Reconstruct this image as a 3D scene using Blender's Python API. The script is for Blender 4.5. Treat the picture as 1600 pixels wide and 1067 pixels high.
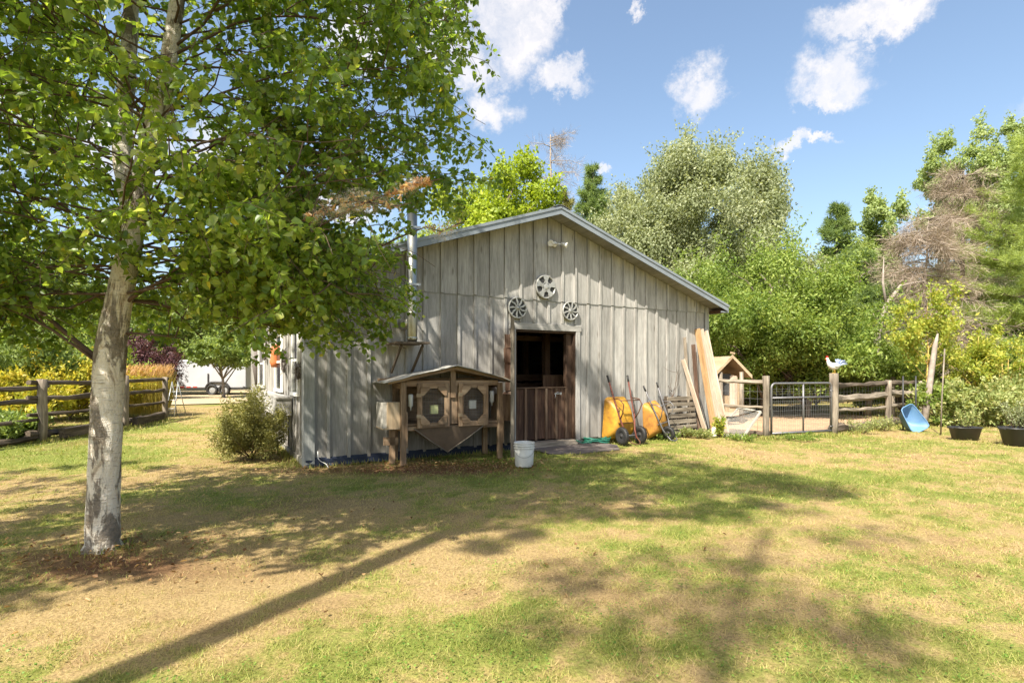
import bpy, math, random
import numpy as np
from mathutils import Vector, Matrix

for o in list(bpy.data.objects):
    bpy.data.objects.remove(o, do_unlink=True)
SC = bpy.context.scene
COL = SC.collection

# ------------------------------------------------------------------ camera
EYE = 1.4
F = 860.0 / 1600.0
HY = 578.0
cam_d = bpy.data.cameras.new('camera')
cam_d.sensor_width = 36.0
cam_d.lens = 36.0 * F
cam_d.shift_y = (HY - 533.5) / 1600.0
cam_d.clip_start = 0.05
cam_d.clip_end = 2000
cam = bpy.data.objects.new('camera', cam_d)
COL.objects.link(cam)
cam.location = (0, 0, EYE)
cam.rotation_euler = (math.radians(90), 0, 0)
SC.camera = cam

# ------------------------------------------------------------------ exposure
SC.view_settings.view_transform = 'Standard'
SC.view_settings.look = 'None'
SC.view_settings.gamma = 1.0
SC.view_settings.exposure = 1.22
SC.cycles.max_bounces = 6
SC.cycles.transparent_max_bounces = 12
SC.cycles.caustics_reflective = False
SC.cycles.caustics_refractive = False

# ------------------------------------------------------------------ sun and sky
SUN_H = Vector((-0.49, -0.872))           # horizontal direction towards the sun
EL = math.atan(1.24)
sun_d = bpy.data.lights.new('sun', 'SUN')
sun_d.energy = 4.9
sun_d.angle = math.radians(0.53)
sun_d.color = (1.0, 0.93, 0.80)
sun = bpy.data.objects.new('sun', sun_d)
COL.objects.link(sun)
sun.location = (-20, -35, 40)
sd = Vector((SUN_H.x * math.cos(EL), SUN_H.y * math.cos(EL), math.sin(EL)))
sun.rotation_euler = sd.to_track_quat('Z', 'Y').to_euler()

W = bpy.data.worlds.new('World')
SC.world = W
W.use_nodes = True
nt = W.node_tree
nt.nodes.clear()
wn, wl = nt.nodes, nt.links
wout = wn.new('ShaderNodeOutputWorld')
bg = wn.new('ShaderNodeBackground')
bg.inputs['Strength'].default_value = 0.115
wl.new(bg.outputs[0], wout.inputs[0])
sky = wn.new('ShaderNodeTexSky')
sky.sky_type = 'NISHITA'
sky.sun_disc = False
sky.sun_elevation = EL
sky.sun_rotation = math.atan2(SUN_H.x, SUN_H.y)
sky.altitude = 200
sky.air_density = 1.0
sky.dust_density = 3.2
sky.ozone_density = 1.3


def pdir(px, py):
    return Vector(((px - 800) / 860.0, 1.0, (HY - py) / 860.0)).normalized()


tc = wn.new('ShaderNodeTexCoord')
cn = wn.new('ShaderNodeTexNoise')
cn.inputs['Scale'].default_value = 11.0
cn.inputs['Detail'].default_value = 8.0
cn.inputs['Roughness'].default_value = 0.70
wl.new(tc.outputs['Generated'], cn.inputs['Vector'])
sub = wn.new('ShaderNodeVectorMath'); sub.operation = 'SUBTRACT'
wl.new(cn.outputs['Color'], sub.inputs[0]); sub.inputs[1].default_value = (.5, .5, .5)
scl = wn.new('ShaderNodeVectorMath'); scl.operation = 'SCALE'
wl.new(sub.outputs[0], scl.inputs[0]); scl.inputs['Scale'].default_value = 0.15
wob = wn.new('ShaderNodeVectorMath'); wob.operation = 'ADD'
wl.new(tc.outputs['Generated'], wob.inputs[0]); wl.new(scl.outputs[0], wob.inputs[1])
CLOUDS = [(815, 50, 70, 70), (868, 128, 52, 26), (780, 10, 60, 50), (762, 172, 52, 34), (700, 60, 70, 60), (730, 110, 60, 40),
          (1095, 130, 44, 52), (1372, 10, 88, 32), (1340, 38, 48, 24), (1300, 118, 66, 40), (1285, 150, 45, 18),
          (1238, 238, 34, 17), (1285, 230, 30, 12), (930, 268, 18, 13), (992, 8, 16, 24), (860, 25, 30, 40),
          (520, 320, 90, 30), (350, 250, 70, 60), (180, 230, 90, 70), (30, 150, 70, 60), (560, 60, 60, 60), (1800, 150, 120, 50), (-300, 200, 160, 70)]
prev = None
for (px, py, rw, rh) in CLOUDS:
    d = pdir(px, py)
    s = wn.new('ShaderNodeVectorMath'); s.operation = 'SUBTRACT'
    wl.new(wob.outputs[0], s.inputs[0]); s.inputs[1].default_value = d
    m = wn.new('ShaderNodeVectorMath'); m.operation = 'MULTIPLY'
    wl.new(s.outputs[0], m.inputs[0])
    kx = 860.0 / (rw * .80); kz = 860.0 / (rh * .78)
    m.inputs[1].default_value = (kx, kx, kz)
    l = wn.new('ShaderNodeVectorMath'); l.operation = 'LENGTH'
    wl.new(m.outputs[0], l.inputs[0])
    mr = wn.new('ShaderNodeMapRange'); mr.interpolation_type = 'SMOOTHSTEP'
    mr.inputs[1].default_value = 1.2; mr.inputs[2].default_value = 0.45
    mr.inputs[3].default_value = 0.0; mr.inputs[4].default_value = 1.0
    wl.new(l.outputs['Value'], mr.inputs[0])
    if prev is None:
        prev = mr.outputs[0]
    else:
        mx = wn.new('ShaderNodeMath'); mx.operation = 'MAXIMUM'
        wl.new(prev, mx.inputs[0]); wl.new(mr.outputs[0], mx.inputs[1])
        prev = mx.outputs[0]
cn2 = wn.new('ShaderNodeTexNoise')
cn2.inputs['Scale'].default_value = 24.0
cn2.inputs['Detail'].default_value = 6.0
wl.new(wob.outputs[0], cn2.inputs['Vector'])
crmp = wn.new('ShaderNodeMapRange')
crmp.inputs[1].default_value = 0.3; crmp.inputs[2].default_value = 0.7
crmp.inputs[3].default_value = 0.55; crmp.inputs[4].default_value = 1.0
wl.new(cn2.outputs['Fac'], crmp.inputs[0])
cm = wn.new('ShaderNodeMath'); cm.operation = 'MULTIPLY'
wl.new(prev, cm.inputs[0]); wl.new(crmp.outputs[0], cm.inputs[1])
skym = wn.new('ShaderNodeMix'); skym.data_type = 'RGBA'; skym.blend_type = 'MULTIPLY'
skym.inputs[0].default_value = 1.0
wl.new(sky.outputs[0], skym.inputs[6]); skym.inputs[7].default_value = (1.04, 1.04, .98, 1)
cmix = wn.new('ShaderNodeMix'); cmix.data_type = 'RGBA'
wl.new(cm.outputs[0], cmix.inputs[0])
wl.new(skym.outputs[2], cmix.inputs[6])
cmix.inputs[7].default_value = (4.1, 3.95, 3.95, 1)
wl.new(cmix.outputs[2], bg.inputs['Color'])

# ------------------------------------------------------------------ helpers
rs = np.random.RandomState(7)
random.seed(7)


def gpt(px, py):
    Y = EYE * 860.0 / (py - HY)
    return Vector(((px - 800) / 860.0 * Y, Y, 0))


def ppt(px, py, Y):
    return Vector(((px - 800) / 860.0 * Y, Y, EYE + (HY - py) / 860.0 * Y))


def tag(o, label=None, cat=None, group=None, kind=None):
    if label: o['label'] = label
    if cat: o['category'] = cat
    if group: o['group'] = group
    if kind: o['kind'] = kind
    return o


def thing(name, label, cat, loc=(0, 0, 0), rz=0.0, group=None):
    o = bpy.data.objects.new(name, None)
    COL.objects.link(o)
    o.empty_display_size = 0.2
    o.location = loc
    o.rotation_euler = (0, 0, rz)
    return tag(o, label, cat, group)


def dup(root, loc, rz=0, scale=None, label=None, group=None):
    r = root.copy(); COL.objects.link(r)
    r.location = loc; r.rotation_euler = (0, 0, rz)
    if scale: r.scale = (scale, scale, scale) if not hasattr(scale, '__len__') else scale
    if label: r['label'] = label
    if group: r['group'] = group
    for ch in list(root.children):
        c = ch.copy(); COL.objects.link(c); c.parent = r
        for g in ch.children:
            d = g.copy(); COL.objects.link(d); d.parent = c
    return r


class MB:
    def __init__(s):
        s.v = []; s.f = []; s.r = []; s.m = []; s.g = []; s.sm = []; s.spans = []

    def add(s, vs, fs, rnd=None, mi=0, gc=None, smooth=False):
        n = len(s.v); s.spans.append((n, n + len(vs), len(s.f), len(s.f) + len(fs)))
        if rnd is None: rnd = random.random()
        off = Vector((random.random() * 50, random.random() * 50, random.random() * 50))
        s.v += [tuple(v) for v in vs]
        s.g += [tuple(Vector(g) + off) for g in (gc if gc is not None else vs)]
        for f in fs:
            s.f.append(tuple(n + i for i in f)); s.r.append(rnd); s.m.append(mi); s.sm.append(smooth)
        return s

    def box(s, c, size, R=None, rnd=None, mi=0, jit=0.0):
        hx, hy, hz = size[0] / 2, size[1] / 2, size[2] / 2
        P = [Vector((a * hx, b * hy, d * hz)) for a in (-1, 1) for b in (-1, 1) for d in (-1, 1)]
        ax = max(range(3), key=lambda i: size[i])
        G = [Vector((p[ax], p[(ax + 1) % 3], p[(ax + 2) % 3])) for p in P]
        if jit: P = [p + Vector([random.uniform(-jit, jit) for _ in range(3)]) for p in P]
        if R is not None: P = [R @ p for p in P]
        P = [p + Vector(c) for p in P]
        return s.add(P, [(0, 1, 3, 2), (4, 6, 7, 5), (0, 4, 5, 1), (2, 3, 7, 6), (0, 2, 6, 4), (1, 5, 7, 3)], rnd, mi, G)

    def bx(s, x0, x1, y0, y1, z0, z1, **k):
        return s.box(((x0 + x1) / 2, (y0 + y1) / 2, (z0 + z1) / 2), (abs(x1 - x0), abs(y1 - y0), abs(z1 - z0)), **k)

    def bar(s, p, q, w, d, up=(0, 0, 1), **k):
        p, q = Vector(p), Vector(q); ax = (q - p); L = ax.length; ax.normalize()
        u = Vector(up)
        if abs(ax.dot(u)) > .98: u = Vector((0, 1, 0))
        b = u.cross(ax).normalized(); c = ax.cross(b)
        R = Matrix((ax, b, c)).transposed()
        return s.box((p + q) / 2, (L, w, d), R, **k)

    def tube(s, pts, rad, seg=8, rnd=None, mi=0, smooth=True, jit=0.0, closed=False, cap=True):
        pts = [Vector(p) for p in pts]; n = len(pts)
        if not hasattr(rad, '__len__'): rad = [rad] * n
        vs = []; gs = []; L = 0; u = None
        for i, p in enumerate(pts):
            if closed: t = pts[(i + 1) % n] - pts[i - 1]
            else: t = pts[min(i + 1, n - 1)] - pts[max(i - 1, 0)]
            if t.length < 1e-9: t = Vector((0, 0, 1))
            t.normalize()
            if u is None:
                u = t.orthogonal().normalized()
            else:
                u = (u - t * u.dot(t))
                u = u.normalized() if u.length > 1e-6 else t.orthogonal().normalized()
            w = t.cross(u)
            if i: L += (pts[i] - pts[i - 1]).length
            for k in range(seg):
                a = 2 * math.pi * k / seg
                r = rad[i] * (1 + random.uniform(-jit, jit))
                vs.append(p + (u * math.cos(a) + w * math.sin(a)) * r)
                gs.append((L, math.cos(a) * rad[i], math.sin(a) * rad[i]))
        fs = []
        for i in range(n if closed else n - 1):
            j = (i + 1) % n
            for k in range(seg):
                k2 = (k + 1) % seg
                fs.append((i * seg + k, i * seg + k2, j * seg + k2, j * seg + k))
        if cap and not closed:
            fs.append(tuple(range(seg - 1, -1, -1))); fs.append(tuple((n - 1) * seg + k for k in range(seg)))
        return s.add(vs, fs, rnd, mi, gs, smooth)

    def lathe(s, prof, c=(0, 0, 0), seg=24, R=None, rnd=None, mi=0, smooth=True):
        vs = []; fs = []
        for (r, z) in prof:
            for k in range(seg):
                a = 2 * math.pi * k / seg
                p = Vector((r * math.cos(a), r * math.sin(a), z))
                if R is not None: p = R @ p
                vs.append(p + Vector(c))
        for i in range(len(prof) - 1):
            for k in range(seg):
                k2 = (k + 1) % seg
                fs.append((i * seg + k, i * seg + k2, (i + 1) * seg + k2, (i + 1) * seg + k))
        return s.add(vs, fs, rnd, mi, None, smooth)

    def prism(s, poly, d, rnd=None, mi=0, gc=None):
        """poly: list of 3D points, extruded by vector d"""
        d = Vector(d); n = len(poly); P = [Vector(p) for p in poly]
        vs = P + [p + d for p in P]
        fs = [tuple(range(n - 1, -1, -1)), tuple(range(n, 2 * n))]
        for i in range(n):
            j = (i + 1) % n
            fs.append((i, j, n + j, n + i))
        G = None
        if gc is not None: G = [Vector((v[gc], v[(gc + 1) % 3], v[(gc + 2) % 3])) for v in vs]
        return s.add(vs, fs, rnd, mi, G)

    def build_each(s, name, mats, parent=None, bevel=0.0, world=False):
        """every primitive becomes an object of its own"""
        out = []
        for (v0, v1, f0, f1) in s.spans:
            q = MB(); q.v = s.v[v0:v1]; q.g = s.g[v0:v1]; q.f = [tuple(i - v0 for i in f) for f in s.f[f0:f1]]
            q.r = s.r[f0:f1]; q.m = s.m[f0:f1]; q.sm = s.sm[f0:f1]
            out.append(q.build(name, mats, parent, bevel, world))
        return out[0]

    def build(s, name, mats, parent=None, bevel=0.0, world=False):
        me = bpy.data.meshes.new(name)
        me.from_pydata(s.v, [], s.f)
        if not isinstance(mats, (list, tuple)): mats = [mats]
        for m in mats: me.materials.append(m)
        a = me.attributes.new('rnd', 'FLOAT', 'FACE'); a.data.foreach_set('value', s.r)
        g = me.attributes.new('gc', 'FLOAT_VECTOR', 'POINT'); g.data.foreach_set('vector', np.array(s.g, dtype=np.float32).ravel())
        me.polygons.foreach_set('material_index', s.m)
        me.polygons.foreach_set('use_smooth', s.sm)
        me.update()
        o = bpy.data.objects.new(name, me); COL.objects.link(o)
        if parent is not None:
            o.parent = parent
            if world: o.matrix_parent_inverse = parent.matrix_basis.inverted()
        if bevel:
            b = o.modifiers.new('bevel', 'BEVEL'); b.width = bevel; b.segments = 2; b.limit_method = 'ANGLE'
        return o


def np_obj(name, V, Fq, rnd, mat, parent=None, world=False, nv=4, mi=None):
    me = bpy.data.meshes.new(name)
    V = np.asarray(V, dtype=np.float32).reshape(-1, 3)
    Fq = np.asarray(Fq, dtype=np.int32).reshape(-1, nv)
    me.vertices.add(len(V)); me.vertices.foreach_set('co', V.ravel())
    me.loops.add(Fq.size); me.loops.foreach_set('vertex_index', Fq.ravel())
    me.polygons.add(len(Fq)); me.polygons.foreach_set('loop_start', np.arange(0, Fq.size, nv, dtype=np.int32))
    me.polygons.foreach_set('loop_total', np.full(len(Fq), nv, dtype=np.int32))
    me.materials.append(mat)
    a = me.attributes.new('rnd', 'FLOAT', 'FACE'); a.data.foreach_set('value', np.asarray(rnd, dtype=np.float32))
    me.update(calc_edges=True)
    o = bpy.data.objects.new(name, me); COL.objects.link(o)
    if parent is not None:
        o.parent = parent
        if world: o.matrix_parent_inverse = parent.matrix_basis.inverted()
    return o


def nrm(a):
    return a / np.maximum(np.linalg.norm(a, axis=-1, keepdims=True), 1e-9)


def leaf_quads(pos, dr, no, L, Wd, fold=0.15):
    """diamond shaped leaves"""
    sd_ = nrm(np.cross(dr, no)); n = len(pos)
    L = np.broadcast_to(L, n)[:, None]; Wd = np.broadcast_to(Wd, n)[:, None]
    mid = pos + dr * L * .42
    V = np.stack([pos, mid + sd_ * Wd * .5 + no * Wd * fold, pos + dr * L, mid - sd_ * Wd * .5 + no * Wd * fold], 1)
    Fq = np.arange(n * 4).reshape(n, 4)
    return V.reshape(-1, 3), Fq


def leaf_folded(pos, dr, no, L, Wd, fold=.18):
    """pointed oval leaf folded on its midrib: two quads"""
    sd_ = nrm(np.cross(dr, no)); n = len(pos)
    L = np.broadcast_to(L, n)[:, None]; Wd = np.broadcast_to(Wd, n)[:, None]
    a = pos; t = pos + dr * L - no * L * .12
    l1 = pos + dr * L * .28 + sd_ * Wd * .5 + no * Wd * fold; l2 = pos + dr * L * .62 + sd_ * Wd * .36 + no * Wd * fold * .6
    r1 = pos + dr * L * .28 - sd_ * Wd * .5 + no * Wd * fold; r2 = pos + dr * L * .62 - sd_ * Wd * .36 + no * Wd * fold * .6
    V = np.stack([a, l1, l2, t, r2, r1], 1).reshape(-1, 3)
    i = np.arange(n)[:, None] * 6
    Fq = np.concatenate([i + np.array([[0, 1, 2, 3]]), i + np.array([[0, 3, 4, 5]])], 1).reshape(-1, 4)
    return V, Fq


def rdirs(n, r=None):
    r = r or rs
    return nrm(r.normal(size=(n, 3)))


# value noise in numpy
_lat = np.random.RandomState(3).rand(256, 256)


def vnoise(x, y):
    xi = np.floor(x).astype(int); yi = np.floor(y).astype(int)
    fx = x - xi; fy = y - yi
    fx = fx * fx * (3 - 2 * fx); fy = fy * fy * (3 - 2 * fy)
    a = _lat[xi & 255, yi & 255]; b = _lat[(xi + 1) & 255, yi & 255]
    c = _lat[xi & 255, (yi + 1) & 255]; d = _lat[(xi + 1) & 255, (yi + 1) & 255]
    return (a * (1 - fx) + b * fx) * (1 - fy) + (c * (1 - fx) + d * fx) * fy


def fbm(x, y, sc, o=4):
    s = 0; a = .5; t = 0
    for i in range(o):
        s = s + a * vnoise(x * sc + 17.3 * i, y * sc + 9.1 * i); t += a; a *= .5; sc *= 2.03
    return s / t


# ------------------------------------------------------------------ materials
def newmat(name):
    m = bpy.data.materials.new(name); m.use_nodes = True
    t = m.node_tree; t.nodes.clear()
    out = t.nodes.new('ShaderNodeOutputMaterial')
    b = t.nodes.new('ShaderNodeBsdfPrincipled')
    t.links.new(b.outputs[0], out.inputs[0])
    return m, t, b, out


def ramp(t, fac, stops):
    r = t.nodes.new('ShaderNodeValToRGB'); e = r.color_ramp.elements
    while len(e) < len(stops): e.new(.5)
    for i, (p, c) in enumerate(stops):
        e[i].position = p; e[i].color = (c[0], c[1], c[2], 1)
    t.links.new(fac, r.inputs[0])
    return r.outputs[0]


def attr(t, name):
    a = t.nodes.new('ShaderNodeAttribute'); a.attribute_name = name
    return a


def noise(t, vec, scale=(1, 1, 1), detail=5, rough=.6, dist=0.0, s=1.0):
    mp = t.nodes.new('ShaderNodeMapping'); mp.inputs['Scale'].default_value = scale
    t.links.new(vec, mp.inputs[0])
    n = t.nodes.new('ShaderNodeTexNoise'); n.inputs['Scale'].default_value = s
    n.inputs['Detail'].default_value = detail; n.inputs['Roughness'].default_value = rough
    n.inputs['Distortion'].default_value = dist
    t.links.new(mp.outputs[0], n.inputs['Vector'])
    return n.outputs['Fac']


def math_(t, op, a, b):
    m = t.nodes.new('ShaderNodeMath'); m.operation = op
    for i, x in enumerate((a, b)):
        if isinstance(x, (int, float)): m.inputs[i].default_value = x
        else: t.links.new(x, m.inputs[i])
    return m.outputs[0]


def mixc(t, fac, a, b, mode='MIX'):
    m = t.nodes.new('ShaderNodeMix'); m.data_type = 'RGBA'; m.blend_type = mode
    for i, x in ((0, fac), (6, a), (7, b)):
        if isinstance(x, (int, float)): m.inputs[i].default_value = x
        elif isinstance(x, tuple): m.inputs[i].default_value = (x[0], x[1], x[2], 1)
        else: t.links.new(x, m.inputs[i])
    return m.outputs[2]


def bump(t, b, h, strength=.4, dist=.01):
    n = t.nodes.new('ShaderNodeBump'); n.inputs['Strength'].default_value = strength
    n.inputs['Distance'].default_value = dist
    t.links.new(h, n.inputs['Height']); t.links.new(n.outputs[0], b.inputs['Normal'])


def wood(name, dark, mid, light, rough=.85, grain=28, vary=.35, stain=None, stain_amt=.5):
    m, t, b, _ = newmat(name)
    g = attr(t, 'gc').outputs['Vector']; r = attr(t, 'rnd').outputs['Fac']
    n1 = noise(t, g, (1.6, grain, grain), 6, .65, .6)
    n2 = noise(t, g, (1.1, 3.5, 3.5), 4, .6, .3)
    n3 = noise(t, g, (9, grain * 4, grain * 4), 2, .5)
    f = math_(t, 'ADD', math_(t, 'MULTIPLY', n1, .55), math_(t, 'MULTIPLY', n2, .45))
    c = ramp(t, f, [(.34, dark), (.5, mid), (.66, light)])
    v = math_(t, 'ADD', math_(t, 'MULTIPLY', r, vary), 1 - vary * .5)
    vv = t.nodes.new('ShaderNodeCombineColor')
    for i in range(3): t.links.new(v, vv.inputs[i])
    c = mixc(t, 1.0, c, vv.outputs[0], 'MULTIPLY')
    fine = ramp(t, n3, [(.3, (.72, .72, .72)), (.55, (1, 1, 1))])
    c = mixc(t, .6, c, fine, 'MULTIPLY')
    if stain is not None:
        tcn = t.nodes.new('ShaderNodeTexCoord')
        n4 = noise(t, tcn.outputs['Object'], (2.2, 2.2, .8), 5, .65, .5)
        sm = ramp(t, n4, [(.5, (0, 0, 0)), (.68, (1, 1, 1))])
        c = mixc(t, math_(t, 'MULTIPLY', sm, stain_amt), c, stain)
    if name in ('weathered_siding', 'pale_siding'):
        tcs = t.nodes.new('ShaderNodeTexCoord'); sx = t.nodes.new('ShaderNodeSeparateXYZ'); t.links.new(tcs.outputs['Object'], sx.inputs[0])
        nz = noise(t, tcs.outputs['Object'], (5, 5, 2), 5, .7)
        low = t.nodes.new('ShaderNodeMapRange'); low.inputs[1].default_value = .65; low.inputs[2].default_value = .08
        t.links.new(math_(t, 'ADD', sx.outputs[2], math_(t, 'MULTIPLY', math_(t, 'SUBTRACT', nz, .5), .9)), low.inputs[0])
        c = mixc(t, math_(t, 'MULTIPLY', low.outputs[0], .45), c, (.15, .125, .10))
        # knots
        vo = t.nodes.new('ShaderNodeTexVoronoi'); mpv = t.nodes.new('ShaderNodeMapping'); mpv.inputs['Scale'].default_value = (1.6, 6, 6)
        t.links.new(g, mpv.inputs[0]); t.links.new(mpv.outputs[0], vo.inputs['Vector']); vo.inputs['Scale'].default_value = 1.0
        kn = ramp(t, vo.outputs['Distance'], [(.05, (1, 1, 1)), (.14, (0, 0, 0))])
        c = mixc(t, math_(t, 'MULTIPLY', kn, .55), c, (.09, .075, .06))
    t.links.new(c, b.inputs['Base Color']); b.inputs['Roughness'].default_value = rough
    b.inputs['Specular IOR Level'].default_value = .25
    bump(t, b, n1, .5, .004)
    return m


def plain(name, c, rough=.6, metal=0.0, vary=.12, c2=None, sc=6, bmp=.0, spec=.4, amt=.5):
    m, t, b, _ = newmat(name)
    tcn = t.nodes.new('ShaderNodeTexCoord')
    n = noise(t, tcn.outputs['Object'], (sc, sc, sc), 6, .65, .3)
    c2 = c2 or tuple(x * (1 - vary * 2) for x in c)
    f = ramp(t, n, [(.38, (0, 0, 0)), (.66, (1, 1, 1))])
    col = mixc(t, math_(t, 'MULTIPLY', f, amt if c2 else 1.0), c, c2)
    t.links.new(col, b.inputs['Base Color'])
    b.inputs['Roughness'].default_value = rough; b.inputs['Metallic'].default_value = metal
    b.inputs['Specular IOR Level'].default_value = spec
    if bmp: bump(t, b, noise(t, tcn.outputs['Object'], (sc * 6,) * 3, 4), bmp, .005)
    return m


def leafmat(name, stops, transl=.4, rough=.5, spec=.3, tcol=1.5):
    """stops: ramp over the per-leaf random value"""
    m, t, b, out = newmat(name)
    r = attr(t, 'rnd').outputs['Fac']
    c = ramp(t, r, stops)
    t.links.new(c, b.inputs['Base Color'])
    b.inputs['Roughness'].default_value = rough; b.inputs['Specular IOR Level'].default_value = spec
    tr = t.nodes.new('ShaderNodeBsdfTranslucent')
    bc = mixc(t, 1.0, c, (tcol * 1.15, tcol * 1.1, tcol * .6), 'MULTIPLY')
    t.links.new(bc, tr.inputs[0])
    mx = t.nodes.new('ShaderNodeMixShader'); mx.inputs[0].default_value = transl
    t.links.new(b.outputs[0], mx.inputs[1]); t.links.new(tr.outputs[0], mx.inputs[2])
    t.links.new(mx.outputs[0], out.inputs[0])
    return m


M = {}
M['siding'] = wood('weathered_siding', (.21, .202, .187), (.345, .332, .31), (.475, .46, .43), grain=22, vary=.26, stain=(.15, .145, .13), stain_amt=.34)
M['siding_white'] = wood('pale_siding', (.20, .19, .175), (.36, .345, .32), (.50, .48, .45), grain=22, vary=.2, stain=(.22, .2, .17), stain_amt=.5)  # slightly paler variant of the siding, for the side wall
M['corner'] = wood('corner_board', (.24, .245, .235), (.31, .315, .30), (.38, .385, .365), grain=20, vary=.1)
M['dkwood'] = wood('dark_door_wood', (.02, .012, .008), (.06, .035, .022), (.16, .10, .065), grain=24, vary=.5, stain=(.01, .007, .005), stain_amt=.6)
M['doorplank'] = wood('brown_door_plank', (.03, .017, .012), (.10, .052, .033), (.22, .135, .085), grain=24, vary=.5, stain=(.015, .01, .008), stain_amt=.5)
M['battenwood'] = wood('worn_batten_wood', (.05, .03, .02), (.13, .08, .05), (.26, .18, .12), grain=24, vary=.4)
M['redwood'] = wood('weathered_red_wood', (.06, .035, .022), (.14, .085, .06), (.30, .23, .18), grain=24, vary=.4)
M['hutch'] = wood('hutch_wood', (.13, .08, .045), (.31, .21, .13), (.48, .355, .235), grain=24, vary=.45, stain=(.075, .055, .04), stain_amt=.65)
M['plywood'] = wood('pale_plywood', (.3, .21, .13), (.40, .30, .19), (.5, .4, .28), grain=14, vary=.15)
M['plygrey'] = wood('grey_plywood', (.24, .23, .2), (.33, .31, .27), (.42, .4, .36), grain=14, vary=.15)
M['greywood'] = wood('grey_fence_wood', (.07, .056, .043), (.21, .175, .135), (.42, .36, .285), grain=22, vary=.35)
M['darkgrey'] = wood('dark_old_rail_wood', (.035, .027, .02), (.09, .07, .052), (.22, .175, .13), grain=22, vary=.35)
M['newwood'] = wood('pale_board_wood', (.36, .27, .2), (.50, .40, .31), (.62, .53, .43), grain=20, vary=.2)
M['orangewood'] = wood('orange_board_wood', (.33, .19, .09), (.45, .28, .14), (.55, .38, .22), grain=20, vary=.2)
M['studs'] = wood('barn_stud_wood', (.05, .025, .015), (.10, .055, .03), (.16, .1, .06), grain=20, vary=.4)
M['metal'] = plain('galvanised_metal', (.42, .44, .46), .45, .6, c2=(.3, .31, .32), sc=3)
M['roofmetal'] = plain('roof_metal', (.36, .38, .40), .5, .5, c2=(.26, .27, .28), sc=1.5)
M['fascia'] = plain('fascia_metal', (.24, .27, .30), .5, .1, c2=(.17, .19, .21), sc=3)
M['soffit'] = wood('soffit_wood', (.2, .19, .18), (.27, .26, .25), (.34, .33, .31), grain=18, vary=.2)
M['steel'] = plain('stainless_steel', (.33, .33, .29), .4, 1.0, c2=(.5, .48, .42), sc=5)
M['gatemetal'] = plain('dull_gate_metal', (.19, .19, .20), .5, .5, c2=(.12, .11, .11), sc=5)
M['wire'] = plain('wire', (.30, .30, .30), .5, .6)
M['black'] = plain('black_rubber', (.018, .018, .019), .6, 0, c2=(.04, .038, .035), sc=10)
M['blackplastic'] = plain('black_plastic', (.028, .028, .03), .42, 0, c2=(.06, .055, .05), sc=3, amt=.4)
M['yellow'] = plain('yellow_enamel', (.56, .30, .03), .5, 0, c2=(.22, .10, .02), sc=5, amt=.8)
M['orange'] = plain('orange_enamel', (.50, .25, .04), .55, 0, c2=(.22, .09, .03), sc=6, amt=.8)
M['red'] = plain('worn_red_paint', (.16, .04, .025), .6, 0, c2=(.07, .03, .02), sc=9, amt=.8)
M['rust'] = plain('rusty_tube', (.12, .055, .03), .7, .2, c2=(.05, .03, .02), sc=12)
M['white'] = plain('white_paint', (.74, .73, .70), .5, 0, c2=(.5, .48, .44), sc=4, amt=.4)
M['bucket'] = plain('white_plastic', (.56, .56, .53), .4, 0, c2=(.36, .34, .29), sc=7, amt=.4)
M['bucketlow'] = plain('grey_plastic', (.36, .38, .39), .45, 0)
M['silver'] = plain('silver_plastic', (.44, .44, .42), .45, .3, c2=(.24, .23, .20), sc=14, amt=.8)
M['gap_shade'] = plain('dark_gap_shade', (.05, .05, .05), .8)  # dark tone standing in for shade in gaps and openings
M['navy'] = plain('navy_tarp', (.010, .016, .036), .7, 0, c2=(.016, .024, .045), sc=5, bmp=.5)
M['hose'] = plain('green_hose', (.02, .13, .09), .4, 0, c2=(.03, .2, .15), sc=6)
M['mat'] = plain('dusty_rubber_mat', (.10, .085, .085), .9, 0, c2=(.2, .16, .12), sc=3, bmp=.3)
M['blue'] = plain('blue_plastic', (.09, .20, .36), .55, 0, c2=(.18, .29, .42), sc=3)
M['card'] = plain('yellow_card', (.62, .64, .30), .6)
M['stone'] = plain('pale_stone', (.42, .37, .3), .85, 0, c2=(.28, .24, .2), sc=8, bmp=.4)
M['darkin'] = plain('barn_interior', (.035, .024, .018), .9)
M['orangeorn'] = plain('orange_paint', (.55, .17, .06), .5)
M['greyorn'] = plain('grey_dried_twigs', (.13, .11, .10), .8)
M['roosterw'] = plain('white_enamel', (.72, .72, .72), .4, 0, c2=(.5, .45, .38), sc=20)
M['roosterb'] = plain('blue_enamel', (.22, .28, .48), .5, 0, c2=(.4, .42, .5), sc=25)
M['roosterr'] = plain('red_enamel', (.5, .04, .03), .4)
M['beak'] = plain('yellow_beak', (.6, .35, .05), .5)
M['trailer'] = plain('trailer_paint', (.42, .43, .46), .4, 0, c2=(.32, .33, .35), sc=1)
M['tape'] = plain('red_reflector', (.5, .06, .04), .4)
M['bark'] = plain('grey_bark', (.14, .11, .085), .9, 0, c2=(.07, .055, .042), sc=7, bmp=.6)
M['twigbark'] = plain('brown_twig', (.11, .07, .045), .8, 0, c2=(.06, .04, .03), sc=9)
M['deadbark'] = plain('dead_grey_wood', (.31, .265, .225), .9, 0, c2=(.15, .12, .10), sc=9, amt=.8, bmp=.6)
M['soil'] = plain('dark_soil', (.05, .035, .025), .95, sc=15, bmp=.5)

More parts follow.
